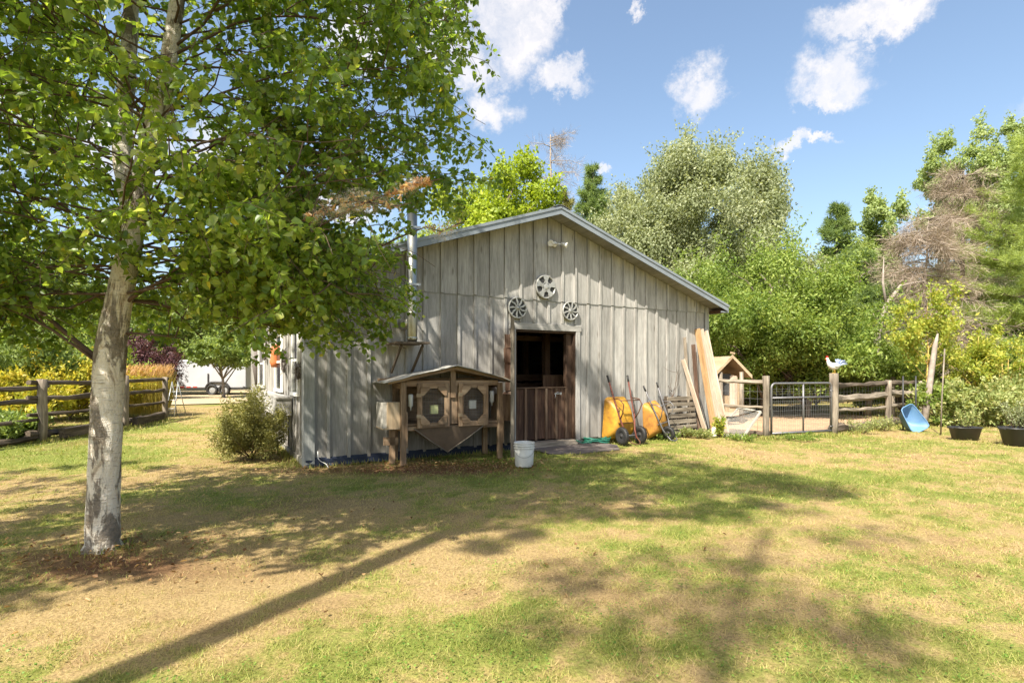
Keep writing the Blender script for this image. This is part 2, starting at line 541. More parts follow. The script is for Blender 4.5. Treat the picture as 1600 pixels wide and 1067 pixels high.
# birch bark
m, t, b, _ = newmat('birch_bark')
tcn = t.nodes.new('ShaderNodeTexCoord'); ob = tcn.outputs['Object']
nA = noise(t, ob, (9, 9, 3.2), 7, .68, 1.2)
nB = noise(t, ob, (10, 10, 75), 4, .6, .4)
nC = noise(t, ob, (5.5, 5.5, 1.7), 9, .70, .5)
base = ramp(t, nA, [(.32, (.34, .25, .17)), (.40, (.66, .56, .43)), (.46, (.87, .79, .66)), (.68, (.88, .82, .71)), (.76, (.62, .42, .27))])
len_ = ramp(t, nB, [(.58, (1, 1, 1)), (.68, (.38, .32, .27))])
base = mixc(t, .75, base, len_, 'MULTIPLY')
drk = ramp(t, nC, [(.525, (0, 0, 0)), (.565, (1, 1, 1))])
nD = noise(t, ob, (22, 22, 30), 5, .7, .5)
dcol = ramp(t, nD, [(.35, (.06, .045, .03)), (.65, (.27, .21, .15))])
base = mixc(t, math_(t, 'MULTIPLY', drk, .85), base, dcol)
t.links.new(base, b.inputs['Base Color']); b.inputs['Roughness'].default_value = .75
hh = math_(t, 'ADD', math_(t, 'ADD', nA, math_(t, 'MULTIPLY', nB, .35)), math_(t, 'MULTIPLY', nC, 1.6))
bump(t, b, hh, 1.0, .06)
M['birch'] = m

M['birchleaf'] = leafmat('birch_leaf', [(0, (.085, .145, .022)), (.4, (.16, .245, .036)), (.75, (.28, .35, .06)), (.95, (.43, .47, .14)), (1, (.42, .38, .05))], .5, .36, .6, 1.8)
M['brownleaf'] = leafmat('dead_leaf', [(0, (.10, .05, .022)), (.5, (.22, .12, .05)), (1, (.42, .28, .14))], .3)
M['maple'] = leafmat('bright_maple_leaf', [(0, (.15, .21, .014)), (.5, (.26, .34, .022)), (1, (.38, .43, .045))], .42, .5, .3, 1.4)
M['silver_leaf'] = leafmat('silvery_leaf', [(0, (.15, .18, .085)), (.5, (.24, .275, .145)), (.8, (.32, .35, .21)), (1, (.42, .44, .29))], .38)
M['shrubleaf'] = leafmat('fresh_shrub_leaf', [(0, (.075, .13, .024)), (.5, (.17, .245, .045)), (1, (.33, .39, .10))], .42, .5, .3, 1.4)
M['forest'] = leafmat('forest_leaf', [(0, (.10, .15, .04)), (.5, (.17, .235, .065)), (1, (.28, .34, .11))], .42)
M['poplar'] = leafmat('poplar_leaf', [(0, (.16, .22, .07)), (.5, (.25, .32, .11)), (1, (.38, .44, .20))], .42)
M['pine'] = leafmat('pine_needle', [(0, (.09, .145, .05)), (.5, (.155, .22, .07)), (1, (.24, .31, .11))], .4)
M['pinelight'] = leafmat('light_pine_needle', [(0, (.18, .24, .07)), (.5, (.28, .35, .10)), (1, (.40, .47, .15))], .42)
M['deadneedle'] = leafmat('dead_twig', [(0, (.19, .145, .105)), (.5, (.30, .235, .18)), (1, (.43, .36, .30))], .1)
M['yellowleaf'] = leafmat('yellowing_leaf', [(0, (.16, .24, .04)), (.5, (.29, .35, .06)), (1, (.50, .45, .09))], .42, .5, .3, 1.4)
M['goldenrod'] = leafmat('goldenrod', [(0, (.20, .25, .03)), (.5, (.36, .35, .04)), (1, (.55, .42, .06))], .35)
M['reed'] = leafmat('reed_blade', [(0, (.30, .28, .05)), (.5, (.44, .38, .09)), (1, (.56, .46, .15))], .35)
M['plume'] = leafmat('reed_plume', [(0, (.42, .26, .12)), (1, (.56, .38, .2))], .3)
M['purple'] = leafmat('purple_leaf', [(0, (.035, .014, .018)), (.6, (.08, .03, .035)), (1, (.16, .08, .08))], .2)
M['bushleaf'] = leafmat('olive_bush_leaf', [(0, (.10, .105, .035)), (.5, (.20, .20, .06)), (1, (.34, .31, .11))], .3)
M['weed'] = leafmat('pale_weed_leaf', [(0, (.14, .19, .06)), (.5, (.25, .30, .10)), (1, (.46, .44, .20))], .35)
M['pine_bough'] = M['pinelight']
M['yellowstem'] = plain('yellow_stem', (.55, .38, .12), .6, c2=(.4, .24, .08), sc=8)

M['webleaf'] = leafmat('webbed_dead_leaf', [(0, (.48, .22, .08)), (.5, (.66, .45, .28)), (1, (.78, .66, .5))], .4)
# web nest
m, t, b, out = newmat('caterpillar_web')
tcn = t.nodes.new('ShaderNodeTexCoord')
n = noise(t, tcn.outputs['Object'], (14, 14, 30), 6, .7, 1.0)
f = ramp(t, n, [(.46, (.0, .0, .0)), (.80, (.30, .30, .30))])
b.inputs['Base Color'].default_value = (.72, .64, .56, 1); b.inputs['Roughness'].default_value = .7
tp = t.nodes.new('ShaderNodeBsdfTransparent')
mx = t.nodes.new('ShaderNodeMixShader'); t.links.new(f, mx.inputs[0])
t.links.new(tp.outputs[0], mx.inputs[1]); t.links.new(b.outputs[0], mx.inputs[2]); t.links.new(mx.outputs[0], out.inputs[0])
M['web'] = m
# fine screen (mesh too fine to model): partly see-through grey cloth
m, t, b, out = newmat('insect_screen')
b.inputs['Base Color'].default_value = (.5, .49, .46, 1); b.inputs['Roughness'].default_value = .6
tp = t.nodes.new('ShaderNodeBsdfTransparent')
mx = t.nodes.new('ShaderNodeMixShader'); mx.inputs[0].default_value = .22
t.links.new(tp.outputs[0], mx.inputs[1]); t.links.new(b.outputs[0], mx.inputs[2]); t.links.new(mx.outputs[0], out.inputs[0])
M['screen'] = m
m, t, b, out = newmat('dark_hutch_screen')
b.inputs['Base Color'].default_value = (.025, .023, .02, 1); b.inputs['Roughness'].default_value = .6
tp = t.nodes.new('ShaderNodeBsdfTransparent')
mx = t.nodes.new('ShaderNodeMixShader'); mx.inputs[0].default_value = .45
t.links.new(tp.outputs[0], mx.inputs[1]); t.links.new(b.outputs[0], mx.inputs[2]); t.links.new(mx.outputs[0], out.inputs[0])
M['darkscreen'] = m

# ------------------------------------------------------------------ ground
X0, Y0 = -2.98, 7.97                      # left front corner of the barn
UX, UY = 0.864, 0.503
TH = math.atan2(UY, UX)
BW, BD = 8.43, 8.3


def wp(t_, z=0.0, o=0.0):
    return Vector((X0 + UX * t_ + UY * o, Y0 + UY * t_ - UX * o, z))


def wt(px, o=0.0):
    r = (px - 800) / 860.0
    return (r * (Y0 - UX * o) - X0 - UY * o) / (UX - UY * r)


def wz(px, py, o=0.0):
    q = wp(wt(px, o), 0, o)
    return EYE + (HY - py) / 860.0 * q.y


def blob(x, y, px, py, rx, ry):
    q = gpt(px, py)
    return np.exp(-(((x - q.x) / rx) ** 2 + ((y - q.y) / ry) ** 2))


def lawn(x, y):
    """greenness and dirt of the lawn at a point"""
    g = fbm(x, y, .45, 4) * .34 + fbm(x + 40, y, 2.1, 4) * .33 + fbm(x + 4, y + 60, 9.0, 3) * .33
    g = (g - .5) * 3.6 + .50
    for (px, py, rx, ry, a) in [(560, 1000, 1.0, .35, .18), (100, 1040, .8, .35, .25), (1130, 690, 3.0, 1.0, .5), (100, 705, 4.5, 1.6, .7),
                                (300, 665, 3, 2.6, .5), (1400, 930, 1.5, 1.3, .32), (1000, 840, 1.2, .8, .25), (1000, 735, 2.6, .7, .5),
                                (120, 930, 1.3, .6, -.35), (640, 930, 1.2, .5, -.25), (330, 735, 1.2, 1.2, -.45), (1250, 1000, .8, .4, -.3), (1000, 950, .7, .5, -.25),
                                (1500, 710, 4, 1.2, -.25), (1250, 720, 2, .5, -.1), (700, 760, 1.6, 1.0, .05), (450, 1050, .8, .3, .25), (820, 870, 1.2, .5, -.3),
                                (320, 640, 3, 4, -.45), (350, 870, 1.3, .5, -.2)]:
        g = g + a * .62 * blob(x, y, px, py, rx, ry)
    d = 0.0
    for (px, py, rx, ry, a) in [(155, 870, .75, .4, .9), (690, 732, 1.2, .5, .95), (300, 890, .8, .25, .4), (480, 735, .9, .2, .5), (900, 700, .5, .3, .6),
                                (130, 690, .3, .8, .5), (430, 700, .5, 1.4, .6), (620, 730, .8, .3, .6)]:
        d = d + a * blob(x, y, px, py, rx, ry)
    d = d * (.6 + .9 * fbm(x, y, 4.0, 3)) + (fbm(x + 9, y + 5, 2.6, 4) > .66) * .25
    return np.clip(g, 0, 1), np.clip(d, 0, 1)


def axis(lo, hi, step, ext):
    fine = list(np.arange(lo, hi + 1e-6, step)); a = []; s = step; p = lo
    while p > -ext: s *= 1.35; p -= s; a.append(p)
    c = []; s = step; p = fine[-1]
    while p < ext: s *= 1.35; p += s; c.append(p)
    return np.array(a[::-1] + fine + c)


gx = axis(-13, 15, .09, 500); gy = axis(1.2, 19, .09, 500)
GX, GY = np.meshgrid(gx, gy)
nx_, ny_ = len(gx), len(gy)
GV = np.stack([GX, GY, np.zeros_like(GX)], -1).reshape(-1, 3)
near = (np.abs(GX) < 16) & (GY > 0) & (GY < 20)
hz = (fbm(GX, GY, 1.3, 4) - .5) * .035 + (fbm(GX, GY, 7., 2) - .5) * .012
GV[:, 2] = np.where(near, hz, 0).ravel() - .012
ii = np.arange(nx_ * ny_).reshape(ny_, nx_)
GF = np.stack([ii[:-1, :-1], ii[:-1, 1:], ii[1:, 1:], ii[1:, :-1]], -1).reshape(-1, 4)
m, t, b, _ = newmat('lawn_soil')
tcn = t.nodes.new('ShaderNodeTexCoord'); ob = tcn.outputs['Object']
gA = attr(t, 'green').outputs['Fac']; dA = attr(t, 'dirt').outputs['Fac']
n1 = noise(t, ob, (16, 16, 16), 8, .72, .3); n2 = noise(t, ob, (60, 60, 60), 4, .7)
ff = math_(t, 'ADD', gA, math_(t, 'MULTIPLY', math_(t, 'SUBTRACT', n1, .5), 1.6))
c = ramp(t, ff, [(.15, (.33, .24, .115)), (.45, (.29, .235, .09)), (.62, (.23, .22, .065)), (.95, (.16, .185, .04))])
c = mixc(t, dA, c, (.16, .085, .045))
c = mixc(t, .8, c, ramp(t, n2, [(.3, (.38, .35, .32)), (.58, (1.1, 1.1, 1.1))]), 'MULTIPLY')
t.links.new(c, b.inputs['Base Color']); b.inputs['Roughness'].default_value = .95; b.inputs['Specular IOR Level'].default_value = .1
bump(t, b, math_(t, 'ADD', n1, math_(t, 'MULTIPLY', n2, .4)), .7, .03)
M['lawn'] = m
ground = np_obj('ground', GV, GF, np.zeros(len(GF)), M['lawn'])
ga, gd = lawn(GX.ravel(), GY.ravel())
a = ground.data.attributes.new('green', 'FLOAT', 'POINT'); a.data.foreach_set('value', ga.astype(np.float32))
a = ground.data.attributes.new('dirt', 'FLOAT', 'POINT'); a.data.foreach_set('value', gd.astype(np.float32))
ground.data.polygons.foreach_set('use_smooth', np.ones(len(GF), dtype=bool))
tag(ground, kind='structure')

# yard of wood chips inside the pen
mb = MB()
py_ = [(4.6, 12.4), (5.4, 11.6), (7.1, 12.6), (9.3, 14.1), (10.5, 16.0), (9.5, 19), (3.6, 19), (3.2, 14.8)]
mb.add([(x, y, .034) for x, y in py_] , [tuple(range(len(py_)))])
m, t, b, _ = newmat('yard_wood_chips')
tcn = t.nodes.new('ShaderNodeTexCoord'); ob = tcn.outputs['Object']
n1 = noise(t, ob, (14, 30, 14), 8, .75, .5); n2 = noise(t, ob, (1.5, 1.5, 1.5), 4)
c = ramp(t, n1, [(.3, (.20, .12, .07)), (.5, (.46, .30, .18)), (.7, (.60, .43, .28))])
c = mixc(t, .5, c, ramp(t, n2, [(.3, (.6, .6, .6)), (.7, (1.1, 1.1, 1.1))]), 'MULTIPLY')
t.links.new(c, b.inputs['Base Color']); b.inputs['Roughness'].default_value = .95
bump(t, b, n1, .8, .03)
yard = mb.build('yard_ground', m); tag(yard, kind='structure')

# bare gravel patch in front of the trailer
mb = MB()
py_ = [(-18.5, 21), (-15.5, 20.6), (-11.5, 23), (-9.5, 30), (-11, 44), (-24, 44), (-22, 30)]
mb.add([(x, y, .03) for x, y in py_], [tuple(range(len(py_)))])
m = plain('dry_drive', (.42, .33, .21), .95, c2=(.30, .24, .13), sc=1.2, bmp=.4)
tag(mb.build('driveway', m), kind='structure')


# ------------------------------------------------------------------ grass blades
def in_barn(x, y, pad=0.0):
    dx = x - X0; dy = y - Y0
    tt = dx * UX + dy * UY; oo = dx * UY - dy * UX
    return (tt > -pad) & (tt < BW + pad) & (oo < pad) & (oo > -BD - pad)


def in_yard(x, y):
    return (x > 4.9) & (x < 9.6) & (y > 12.5) & (y < 19)


def mat_area(x, y):
    dx = x - X0; dy = y - Y0
    tt = dx * UX + dy * UY; oo = dx * UY - dy * UX
    return (tt > 3.75) & (tt < 5.35) & (oo > 0) & (oo < .95)


zones = [(-5, 5, 1.5, 3.6, 11000, .62), (-7, 7, 3.6, 5.6, 5200, .85), (-10, 10, 5.6, 8.5, 1700, 1.35), (-14, 15, 8.5, 12.5, 520, 2.1), (-16, 18, 12.5, 20, 170, 3.2)]
BVs = []; BR = []
for (xa, xb, ya, yb, dens, wsc) in zones:
    n = int((xb - xa) * (yb - ya) * dens)
    x = rs.uniform(xa, xb, n); y = rs.uniform(ya, yb, n)
    wedge = np.abs(x) < y * 1.02 + 1.2
    g, d = lawn(x, y)
    tuft = fbm(x + 3, y + 8, 7.5, 3)
    keep = wedge & ~in_barn(x, y, .02) & ~in_yard(x, y) & ~mat_area(x, y) & (rs.rand(n) > d * .8) & (rs.rand(n) < .35 + 1.4 * np.clip(tuft - .25, 0, 1))
    x, y, g, tuft = x[keep], y[keep], g[keep], tuft[keep]; n = len(x)
    hgt = (.008 + .030 * rs.rand(n) ** 2 + .030 * g * rs.rand(n)) * (.35 + 1.5 * tuft) * (.42 + .33 * wsc)
    az = rs.rand(n) * 6.283; lean = rs.uniform(.3, 1.6, n)
    wdt = .0028 * wsc * rs.uniform(.7, 1.5, n)
    base = np.stack([x, y, (fbm(x, y, 1.3, 4) - .5) * .035 + (fbm(x, y, 7., 2) - .5) * .012 - .016], -1)
    ld = np.stack([np.cos(az), np.sin(az), np.zeros(n)], -1)
    a2 = rs.rand(n) * 6.283
    sdv = np.stack([np.cos(a2), np.sin(a2), np.zeros(n)], -1)
    tip = base + ld * (hgt * lean)[:, None] + np.array([0, 0, 1.]) * hgt[:, None]
    V = np.stack([base - sdv * wdt[:, None], base + sdv * wdt[:, None], tip], 1)
    col = np.clip(g * .7 + (rs.rand(n) - .5) * .7 + .12, 0, 1)
    BVs.append(V.reshape(-1, 3)); BR.append(col)
# longer unmown blades against the trunk, the barn and the fence feet
LP_ = []
def line_pts(a_, b_, k, w):
    u = rs.rand(k)[:, None]; return np.array(a_[:2])[None] * (1 - u) + np.array(b_[:2])[None] * u + rs.normal(0, w, (k, 2))
th_ = rs.rand(900) * 6.283; rr_ = .15 + np.abs(rs.normal(0, .05, 900)); c_ = gpt(160, 855)
LP_.append(np.stack([c_.x + np.cos(th_) * rr_, c_.y + np.sin(th_) * rr_], -1)[:110])
LP_.append(line_pts(wp(0, 0, .14), wp(3.3, 0, .14), 450, .03)); LP_.append(line_pts(wp(5.4, 0, .08), wp(8.5, 0, .08), 2600, .06))
LP_.append(line_pts(gpt(1190, 686), gpt(1305, 680), 1500, .06)); LP_.append(line_pts(gpt(1305, 680), gpt(1437, 660), 1800, .1))
LP_.append(line_pts(gpt(60, 690), gpt(196, 669), 2500, .12)); LP_.append(line_pts(gpt(196, 669), gpt(258, 655), 1500, .12))
LP_.append(line_pts((-3.1, 8.0), (-6.5, 14.0), 2500, .08))
q_ = np.concatenate(LP_); n = len(q_)
hgt = rs.uniform(.03, .10, n); az = rs.rand(n) * 6.283; lean = rs.uniform(.1, .7, n); wdt = .0035 * rs.uniform(.7, 1.5, n) * (1 + (q_[:, 1] > 9))
base = np.stack([q_[:, 0], q_[:, 1], np.full(n, -.01)], -1); ld = np.stack([np.cos(az), np.sin(az), np.zeros(n)], -1); sdv = ld[:, [1, 0, 2]] * np.array([1, -1, 0])
tip = base + ld * (hgt * lean)[:, None] + np.array([0, 0, 1.]) * hgt[:, None]
BVs.append(np.stack([base - sdv * wdt[:, None], base + sdv * wdt[:, None], tip], 1).reshape(-1, 3)); BR.append(rs.uniform(.2, 1, n))
BV = np.concatenate(BVs); BRr = np.concatenate(BR)
M['blade'] = leafmat('grass_blade', [(0, (.46, .35, .18)), (.3, (.44, .355, .15)), (.55, (.34, .34, .095)), (.8, (.25, .29, .06)), (1, (.17, .23, .04))], .3, .6, .25, 1.2)
gr = np_obj('grass', BV, np.arange(len(BV)).reshape(-1, 3), BRr, M['blade'], nv=3)
tag(gr, 'short patchy lawn grass, straw coloured and green', 'grass', kind='stuff')

# clover and broad weeds in the foreground
n = 60000
x = rs.uniform(-4.5, 6, n); y = 1.8 + 8 * rs.rand(n) ** 1.5
g, d = lawn(x, y)
keep = (fbm(x + 11, y + 2, 1.5, 3) * .7 + g * .5 > .62) & (rs.rand(n) < .85) & ~in_barn(x, y, .05) & ~mat_area(x, y)
x, y = x[keep], y[keep]; n = len(x)
pos = np.stack([x, y, rs.uniform(.004, .022, n)], -1)
no = nrm(np.stack([rs.normal(0, .35, n), rs.normal(0, .35, n), np.ones(n)], -1))
dr = nrm(np.cross(no, rdirs(n)))
V, Fq = leaf_quads(pos, dr, no, rs.uniform(.008, .020, n), rs.uniform(.006, .015, n), .1)
M['clover'] = leafmat('clover_leaf', [(0, (.07, .14, .02)), (.6, (.13, .22, .035)), (1, (.21, .3, .06))], .3)
tag(np_obj('clover', V, Fq, rs.rand(n), M['clover']), 'low clover and broad-leaved weeds in the lawn', 'clover', kind='stuff')

# fallen leaves
def scatter_leaves(spec):
    P = []
    for (px, py, rx, ry, k) in spec:
        q = gpt(px, py)
        P.append(np.stack([rs.normal(q.x, rx, k), rs.normal(q.y, ry, k)], -1))
    P = np.concatenate(P)
    kk = ~in_barn(P[:, 0], P[:, 1], 0) & (P[:, 1] > 1.7)
    return P[kk]


P = scatter_leaves([(155, 868, .5, .3, 260), (690, 728, .9, .35, 700), (760, 728, .4, .25, 300), (300, 880, 1.2, .5, 45), (500, 800, 2.5, 1.2, 50), (1000, 850, 3, 1.5, 35), (430, 715, .5, .5, 120), (480, 735, .8, .1, 120)])
n = len(P)
pos = np.stack([P[:, 0], P[:, 1], rs.uniform(.008, .03, n)], -1)
no = nrm(np.stack([rs.normal(0, .4, n), rs.normal(0, .4, n), np.ones(n)], -1)); dr = nrm(np.cross(no, rdirs(n)))
V, Fq = leaf_folded(pos, dr, no, rs.uniform(.022, .05, n), rs.uniform(.014, .032, n), .3)
tag(np_obj('fallen_leaves', V, Fq, np.repeat(rs.rand(n), 2), M['brownleaf']), 'dry brown fallen leaves and litter on the lawn', 'leaves', kind='stuff')

# ------------------------------------------------------------------ barn
barn = thing('barn', 'grey weathered board and batten barn with a low gable and open doorway', 'barn', (X0, Y0, 0), TH)
SL = 0.335
APEX = 4.19; MIDT = BW / 2


def roofz(t_):
    return APEX - SL * abs(t_ - MIDT)


DT0, DT1, DZ0, DZ1 = 3.50, 4.82, .08, 2.12
BRK = 2.655


def board(mb, t0, t1, za, zb=None, o0=0.0, o1=.022, bottomcut=True, rnd=None):
    """vertical board on the front wall; local x=t, y=-out"""
    if zb is None:
        if t0 < MIDT < t1:
            top = [(t1, roofz(t1)), (MIDT, roofz(MIDT)), (t0, roofz(t0))]
        else:
            top = [(t1, roofz(t1)), (t0, roofz(t0))]
    else:
        top = [(t1, zb), (t0, zb)]
    poly = [Vector((t0, -o0, za)), Vector((t1, -o0, za))] + [Vector((x, -o0, z)) for x, z in top]
    mb.prism(poly, (0, -(o1 - o0), 0), rnd=rnd, gc=2)


fw = MB()
edges = []
x = 0.0
while x < BW - .02:
    edges.append(x); x += .30
edges.append(BW)
g_ = .004
for i in range(len(edges) - 1):
    a_, b_ = edges[i] + g_ / 2, edges[i + 1] - g_ / 2
    r1 = random.random()
    board(fw, a_, b_, BRK + .006, None, .012, .036, rnd=random.random())
    segs = [(a_, b_)]
    if b_ > DT0 and a_ < DT1:
        segs = []
        if a_ < DT0: segs.append((a_, DT0))
        if b_ > DT1: segs.append((DT1, b_))
        board(fw, max(a_, DT0), min(b_, DT1), DZ1, BRK, 0, .022 + random.uniform(0, .003), rnd=r1)
    for s0, s1 in segs:
        board(fw, s0, s1, .105 + random.uniform(-.012, .006), BRK, 0, .022 + random.uniform(0, .003), rnd=r1)
for i in range(1, len(edges) - 1):
    e = edges[i] + random.uniform(-.006, .006); bw = .024
    board(fw, e - bw, e + bw, BRK + .004 + random.uniform(0, .01), None, .036, .062, rnd=.4 + random.random() * .6)
    zt = BRK - .012
    if DT0 - .1 < e < DT1 + .1:
        board(fw, e - bw, e + bw, DZ1 + .13, zt, .024, .052, rnd=.4 + random.random() * .6)
    else:
        board(fw, e - bw, e + bw, .10 + random.uniform(-.015, .01), zt, .024, .052, rnd=.3 + random.random() * .7)
fw.build('front_wall', M['siding'], barn)
# break flashing between the two tiers of boards
mb = MB(); mb.bx(0, BW, -.034, -.002, BRK - .006, BRK + .004)
mb.build('drip_strip', M['corner'], barn)
# sheathing behind the boards (keeps light out of the cracks)
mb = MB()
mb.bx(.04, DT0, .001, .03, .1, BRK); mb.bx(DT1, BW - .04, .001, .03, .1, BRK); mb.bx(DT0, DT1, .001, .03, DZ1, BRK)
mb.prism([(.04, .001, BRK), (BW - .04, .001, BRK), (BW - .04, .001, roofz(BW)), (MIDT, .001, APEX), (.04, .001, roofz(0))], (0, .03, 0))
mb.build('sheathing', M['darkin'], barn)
# corner trims
mb = MB()
mb.bx(-.045, .11, -.056, -.002, .0, 2.60); mb.bx(-.045, -.004, -.002, .11, .0, 2.60)
mb.bx(BW - .09, BW + .03, -.058, -.038, .1, roofz(BW) - .01)
mb.build_each('corner_trim', M['corner'], barn, bevel=.003)
# left side wall
mb = MB(); s_ = .115
while s_ < BD - .02:
    e2 = min(s_ + .30, BD)
    mb.bx(-.0, .022, s_ + .002, e2 - .002, .10 + random.uniform(-.01, .01), 2.80)
    mb.bx(-.022, -.001, e2 - .03, e2 + .02, .10, 2.79)
    s_ += .30
mb.build('left_wall', M['siding_white'], barn)
mb = MB()
mb.bx(BW - .03, BW, .035, BD, .02, 2.80)
s_ = .2
while s_ < BD:
    mb.bx(BW + .001, BW + .02, s_ - .025, s_ + .025, .1, 2.79); s_ += .3
mb.build('right_wall', M['siding'], barn)
mb = MB(); mb.prism([(0.03, BD - .03, 0), (BW - .03, BD - .03, 0), (BW - .03, BD - .03, roofz(BW)), (MIDT, BD - .03, APEX), (.03, BD - .03, roofz(0))], (0, .03, 0))
mb.build('back_wall', M['siding'], barn)
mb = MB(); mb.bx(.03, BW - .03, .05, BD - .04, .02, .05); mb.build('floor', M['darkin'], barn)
mb = MB(); mb.bx(-.03, BW + .01, .02, .12, .0, .098); mb.bx(-.035, .06, .12, BD, 0, .095)
mb.build_each('foundation', M['plygrey'], barn)
# navy tarp strip along the foot of the wall
mb = MB(); n = 60
vs = []; fs = []
for i in range(n + 1):
    tt = -.02 + 3.44 * i / n
    for k, (oo, zz) in enumerate([(.03, .125), (.055, .09), (.045, .05), (.075, .005)]):
        vs.append((tt, -(oo + random.uniform(-.008, .012)), zz + random.uniform(-.006, .006)))
for i in range(n):
    for k in range(3):
        fs.append((i * 4 + k, i * 4 + k + 1, (i + 1) * 4 + k + 1, (i + 1) * 4 + k))
mb.add(vs, fs, smooth=True); mb.build('foundation_tarp', M['navy'], barn)

# roof
RO, EO, RT = .385, .22, .10
tp_ = MB(); un = MB()
for sgn in (-1, 1):
    te = MIDT + sgn * (MIDT + EO)
    yo, yb = -RO, BD + .3

    def rp(t_, y, dz=0.0):
        return Vector((t_, y, roofz(t_) + dz))
    # soffit boards following the slope
    nb = 16
    for k in range(nb):
        a0 = MIDT + (te - MIDT) * k / nb; a1 = MIDT + (te - MIDT) * (k + 1) / nb
        P_ = [rp(a0, yo + .02, .005), rp(a1, yo + .02, .005), rp(a1, yb, .005), rp(a0, yb, .005)]
        un.prism(P_, (0, 0, .03), gc=1)
    # ribbed metal sheet
    nr = 40; vs = []; fs = []
    L_ = yb - yo + .02
    prof = []
    y = yo - .012
    while y < yb:
        prof += [(y, 0), (y + .18, 0), (y + .20, .022), (y + .24, .022), (y + .26, 0)]
        y += .28
    for (y, dz) in prof:
        vs.append(rp(MIDT, y, RT + dz)); vs.append(rp(te + sgn * .03, y, RT + dz))
    for i in range(len(prof) - 1):
        fs.append((2 * i, 2 * i + 1, 2 * i + 3, 2 * i + 2))
    tp_.add(vs, fs)
tp_.build('roof', M['roofmetal'], barn)
roof = bpy.data.objects[[o.name for o in barn.children if o.name.startswith('roof')][0]]
un.build('soffit', M['soffit'], roof)
mb = MB()
for sgn in (-1, 1):
    te = MIDT + sgn * (MIDT + EO)
    P_ = [(MIDT, -RO, roofz(MIDT) - .03), (te, -RO, roofz(te) - .03), (te, -RO, roofz(te) + RT - .004), (MIDT, -RO, roofz(MIDT) + RT - .004)]
    mb.prism(P_, (0, -.022, 0), gc=0)
    # bright metal edge on the rake
    P_ = [(MIDT, -RO - .023, roofz(MIDT) + RT - .035), (te + sgn * .03, -RO - .023, roofz(te) + RT - .045), (te + sgn * .03, -RO - .023, roofz(te) + RT + .004), (MIDT, -RO - .023, roofz(MIDT) + RT + .012)]
    mb.prism(P_, (0, -.012, 0), gc=0)
    mb.bx(te, te + sgn * .022, -RO - .02, BD + .3, roofz(te) - .06, roofz(te) + RT - .005)
    # boxed eave return
    if sgn > 0: mb.bx(BW + .035, te, -RO + .0, -RO + .02, roofz(te) - .06, roofz(te) - .0305)
mb.build('fascia', M['fascia'], roof)
mb = MB()
mb.bar((MIDT, -RO - .05, APEX + RT + .022), (MIDT, BD + .3, APEX + RT + .022), .02, .02)
for sgn in (-1, 1):
    mb.prism([(MIDT, -RO - .045, APEX + RT + .035), (MIDT + sgn * .16, -RO - .045, APEX + RT + .035 - .16 * SL), (MIDT + sgn * .16, -RO - .045, APEX + RT + .026 - .16 * SL), (MIDT, -RO - .045, APEX + RT + .026)], (0, BD + .7, 0))
mb.build('ridge_cap', plain('dark_ridge_metal', (.12, .12, .12), .6), roof)
# dark boxed end at the right eave
mb = MB(); mb.bx(BW + .031, BW + EO - .002, -RO + .03, -.03, roofz(BW + EO) - .05, roofz(BW + EO) + .0)
mb.build('eave_box', M['studs'], roof)

# doorway trim
mb = MB()
mb.bx(DT0 - .13, DT1 + .12, -.052, -.026, DZ1, DZ1 + .12)
mb.bx(DT1, DT1 + .09, -.050, -.026, .08, DZ1 - .002)
mb.bx(DT0 - .10, DT0, -.050, -.026, .05, DZ1 - .002)
mb.build_each('door_trim', M['siding'], barn, bevel=.003)
mb = MB()
mb.bx(DT0, DT0 + .035, -.02, .16, .09, DZ1 - .04); mb.bx(DT1 - .035, DT1, -.02, .16, .09, DZ1 - .04); mb.bx(DT0, DT1, -.02, .16, DZ1 - .038, DZ1 - .001)
mb.bx(4.665, DT1 - .037, .055, .15, .09, DZ1 - .04)
mb.build_each('door_frame', M['dkwood'], barn, bevel=.003)
mb = MB(); mb.box(((DT0 + DT1) / 2 - .03, -.03, .055), (1.33, .20, .09), jit=.008); mb.build('threshold', M['greywood'], barn, bevel=.005)
# lower half door
hd = MB()
xx = DT0 + .04; ed = 4.655
pw = (ed - xx) / 5
for k in range(5):
    hd.bx(xx + k * pw + .003, xx + (k + 1) * pw - .003, .07, .092, .11 + random.uniform(0, .03), 1.06 + random.uniform(-.01, .01))
hdoor = hd.build('half_door', M['doorplank'], barn, bevel=.002)
hdoor['label'] = 'closed lower half door of dark planks'
hd = MB()
for k in range(0, 6):
    xk = xx + k * pw
    hd.bx(max(xk - .022, xx), xk + .024, .045, .069, .12, 1.06)
hd.bx(xx, ed, .094, .12, .2, .32); hd.bx(xx, ed, .094, .12, .85, .97)
hd.bx(xx - .002, ed + .002, .04, .125, 1.065, 1.085)
hd.build_each('door_batten', M['battenwood'], hdoor)
mb = MB()
mb.bx(4.38, 4.53, .030, .044, .950, .966); mb.tube([(4.40, .031, .955), (4.39, .015, .91), (4.38, .02, .88)], .006, 6); mb.bx(4.50, 4.53, .02, .0295, .94, .985)
mb.tube([(4.38, .03, .967), (4.44, .015, .985), (4.51, .03, .975)], .005, 6)
mb.build('latch', M['metal'], hdoor)
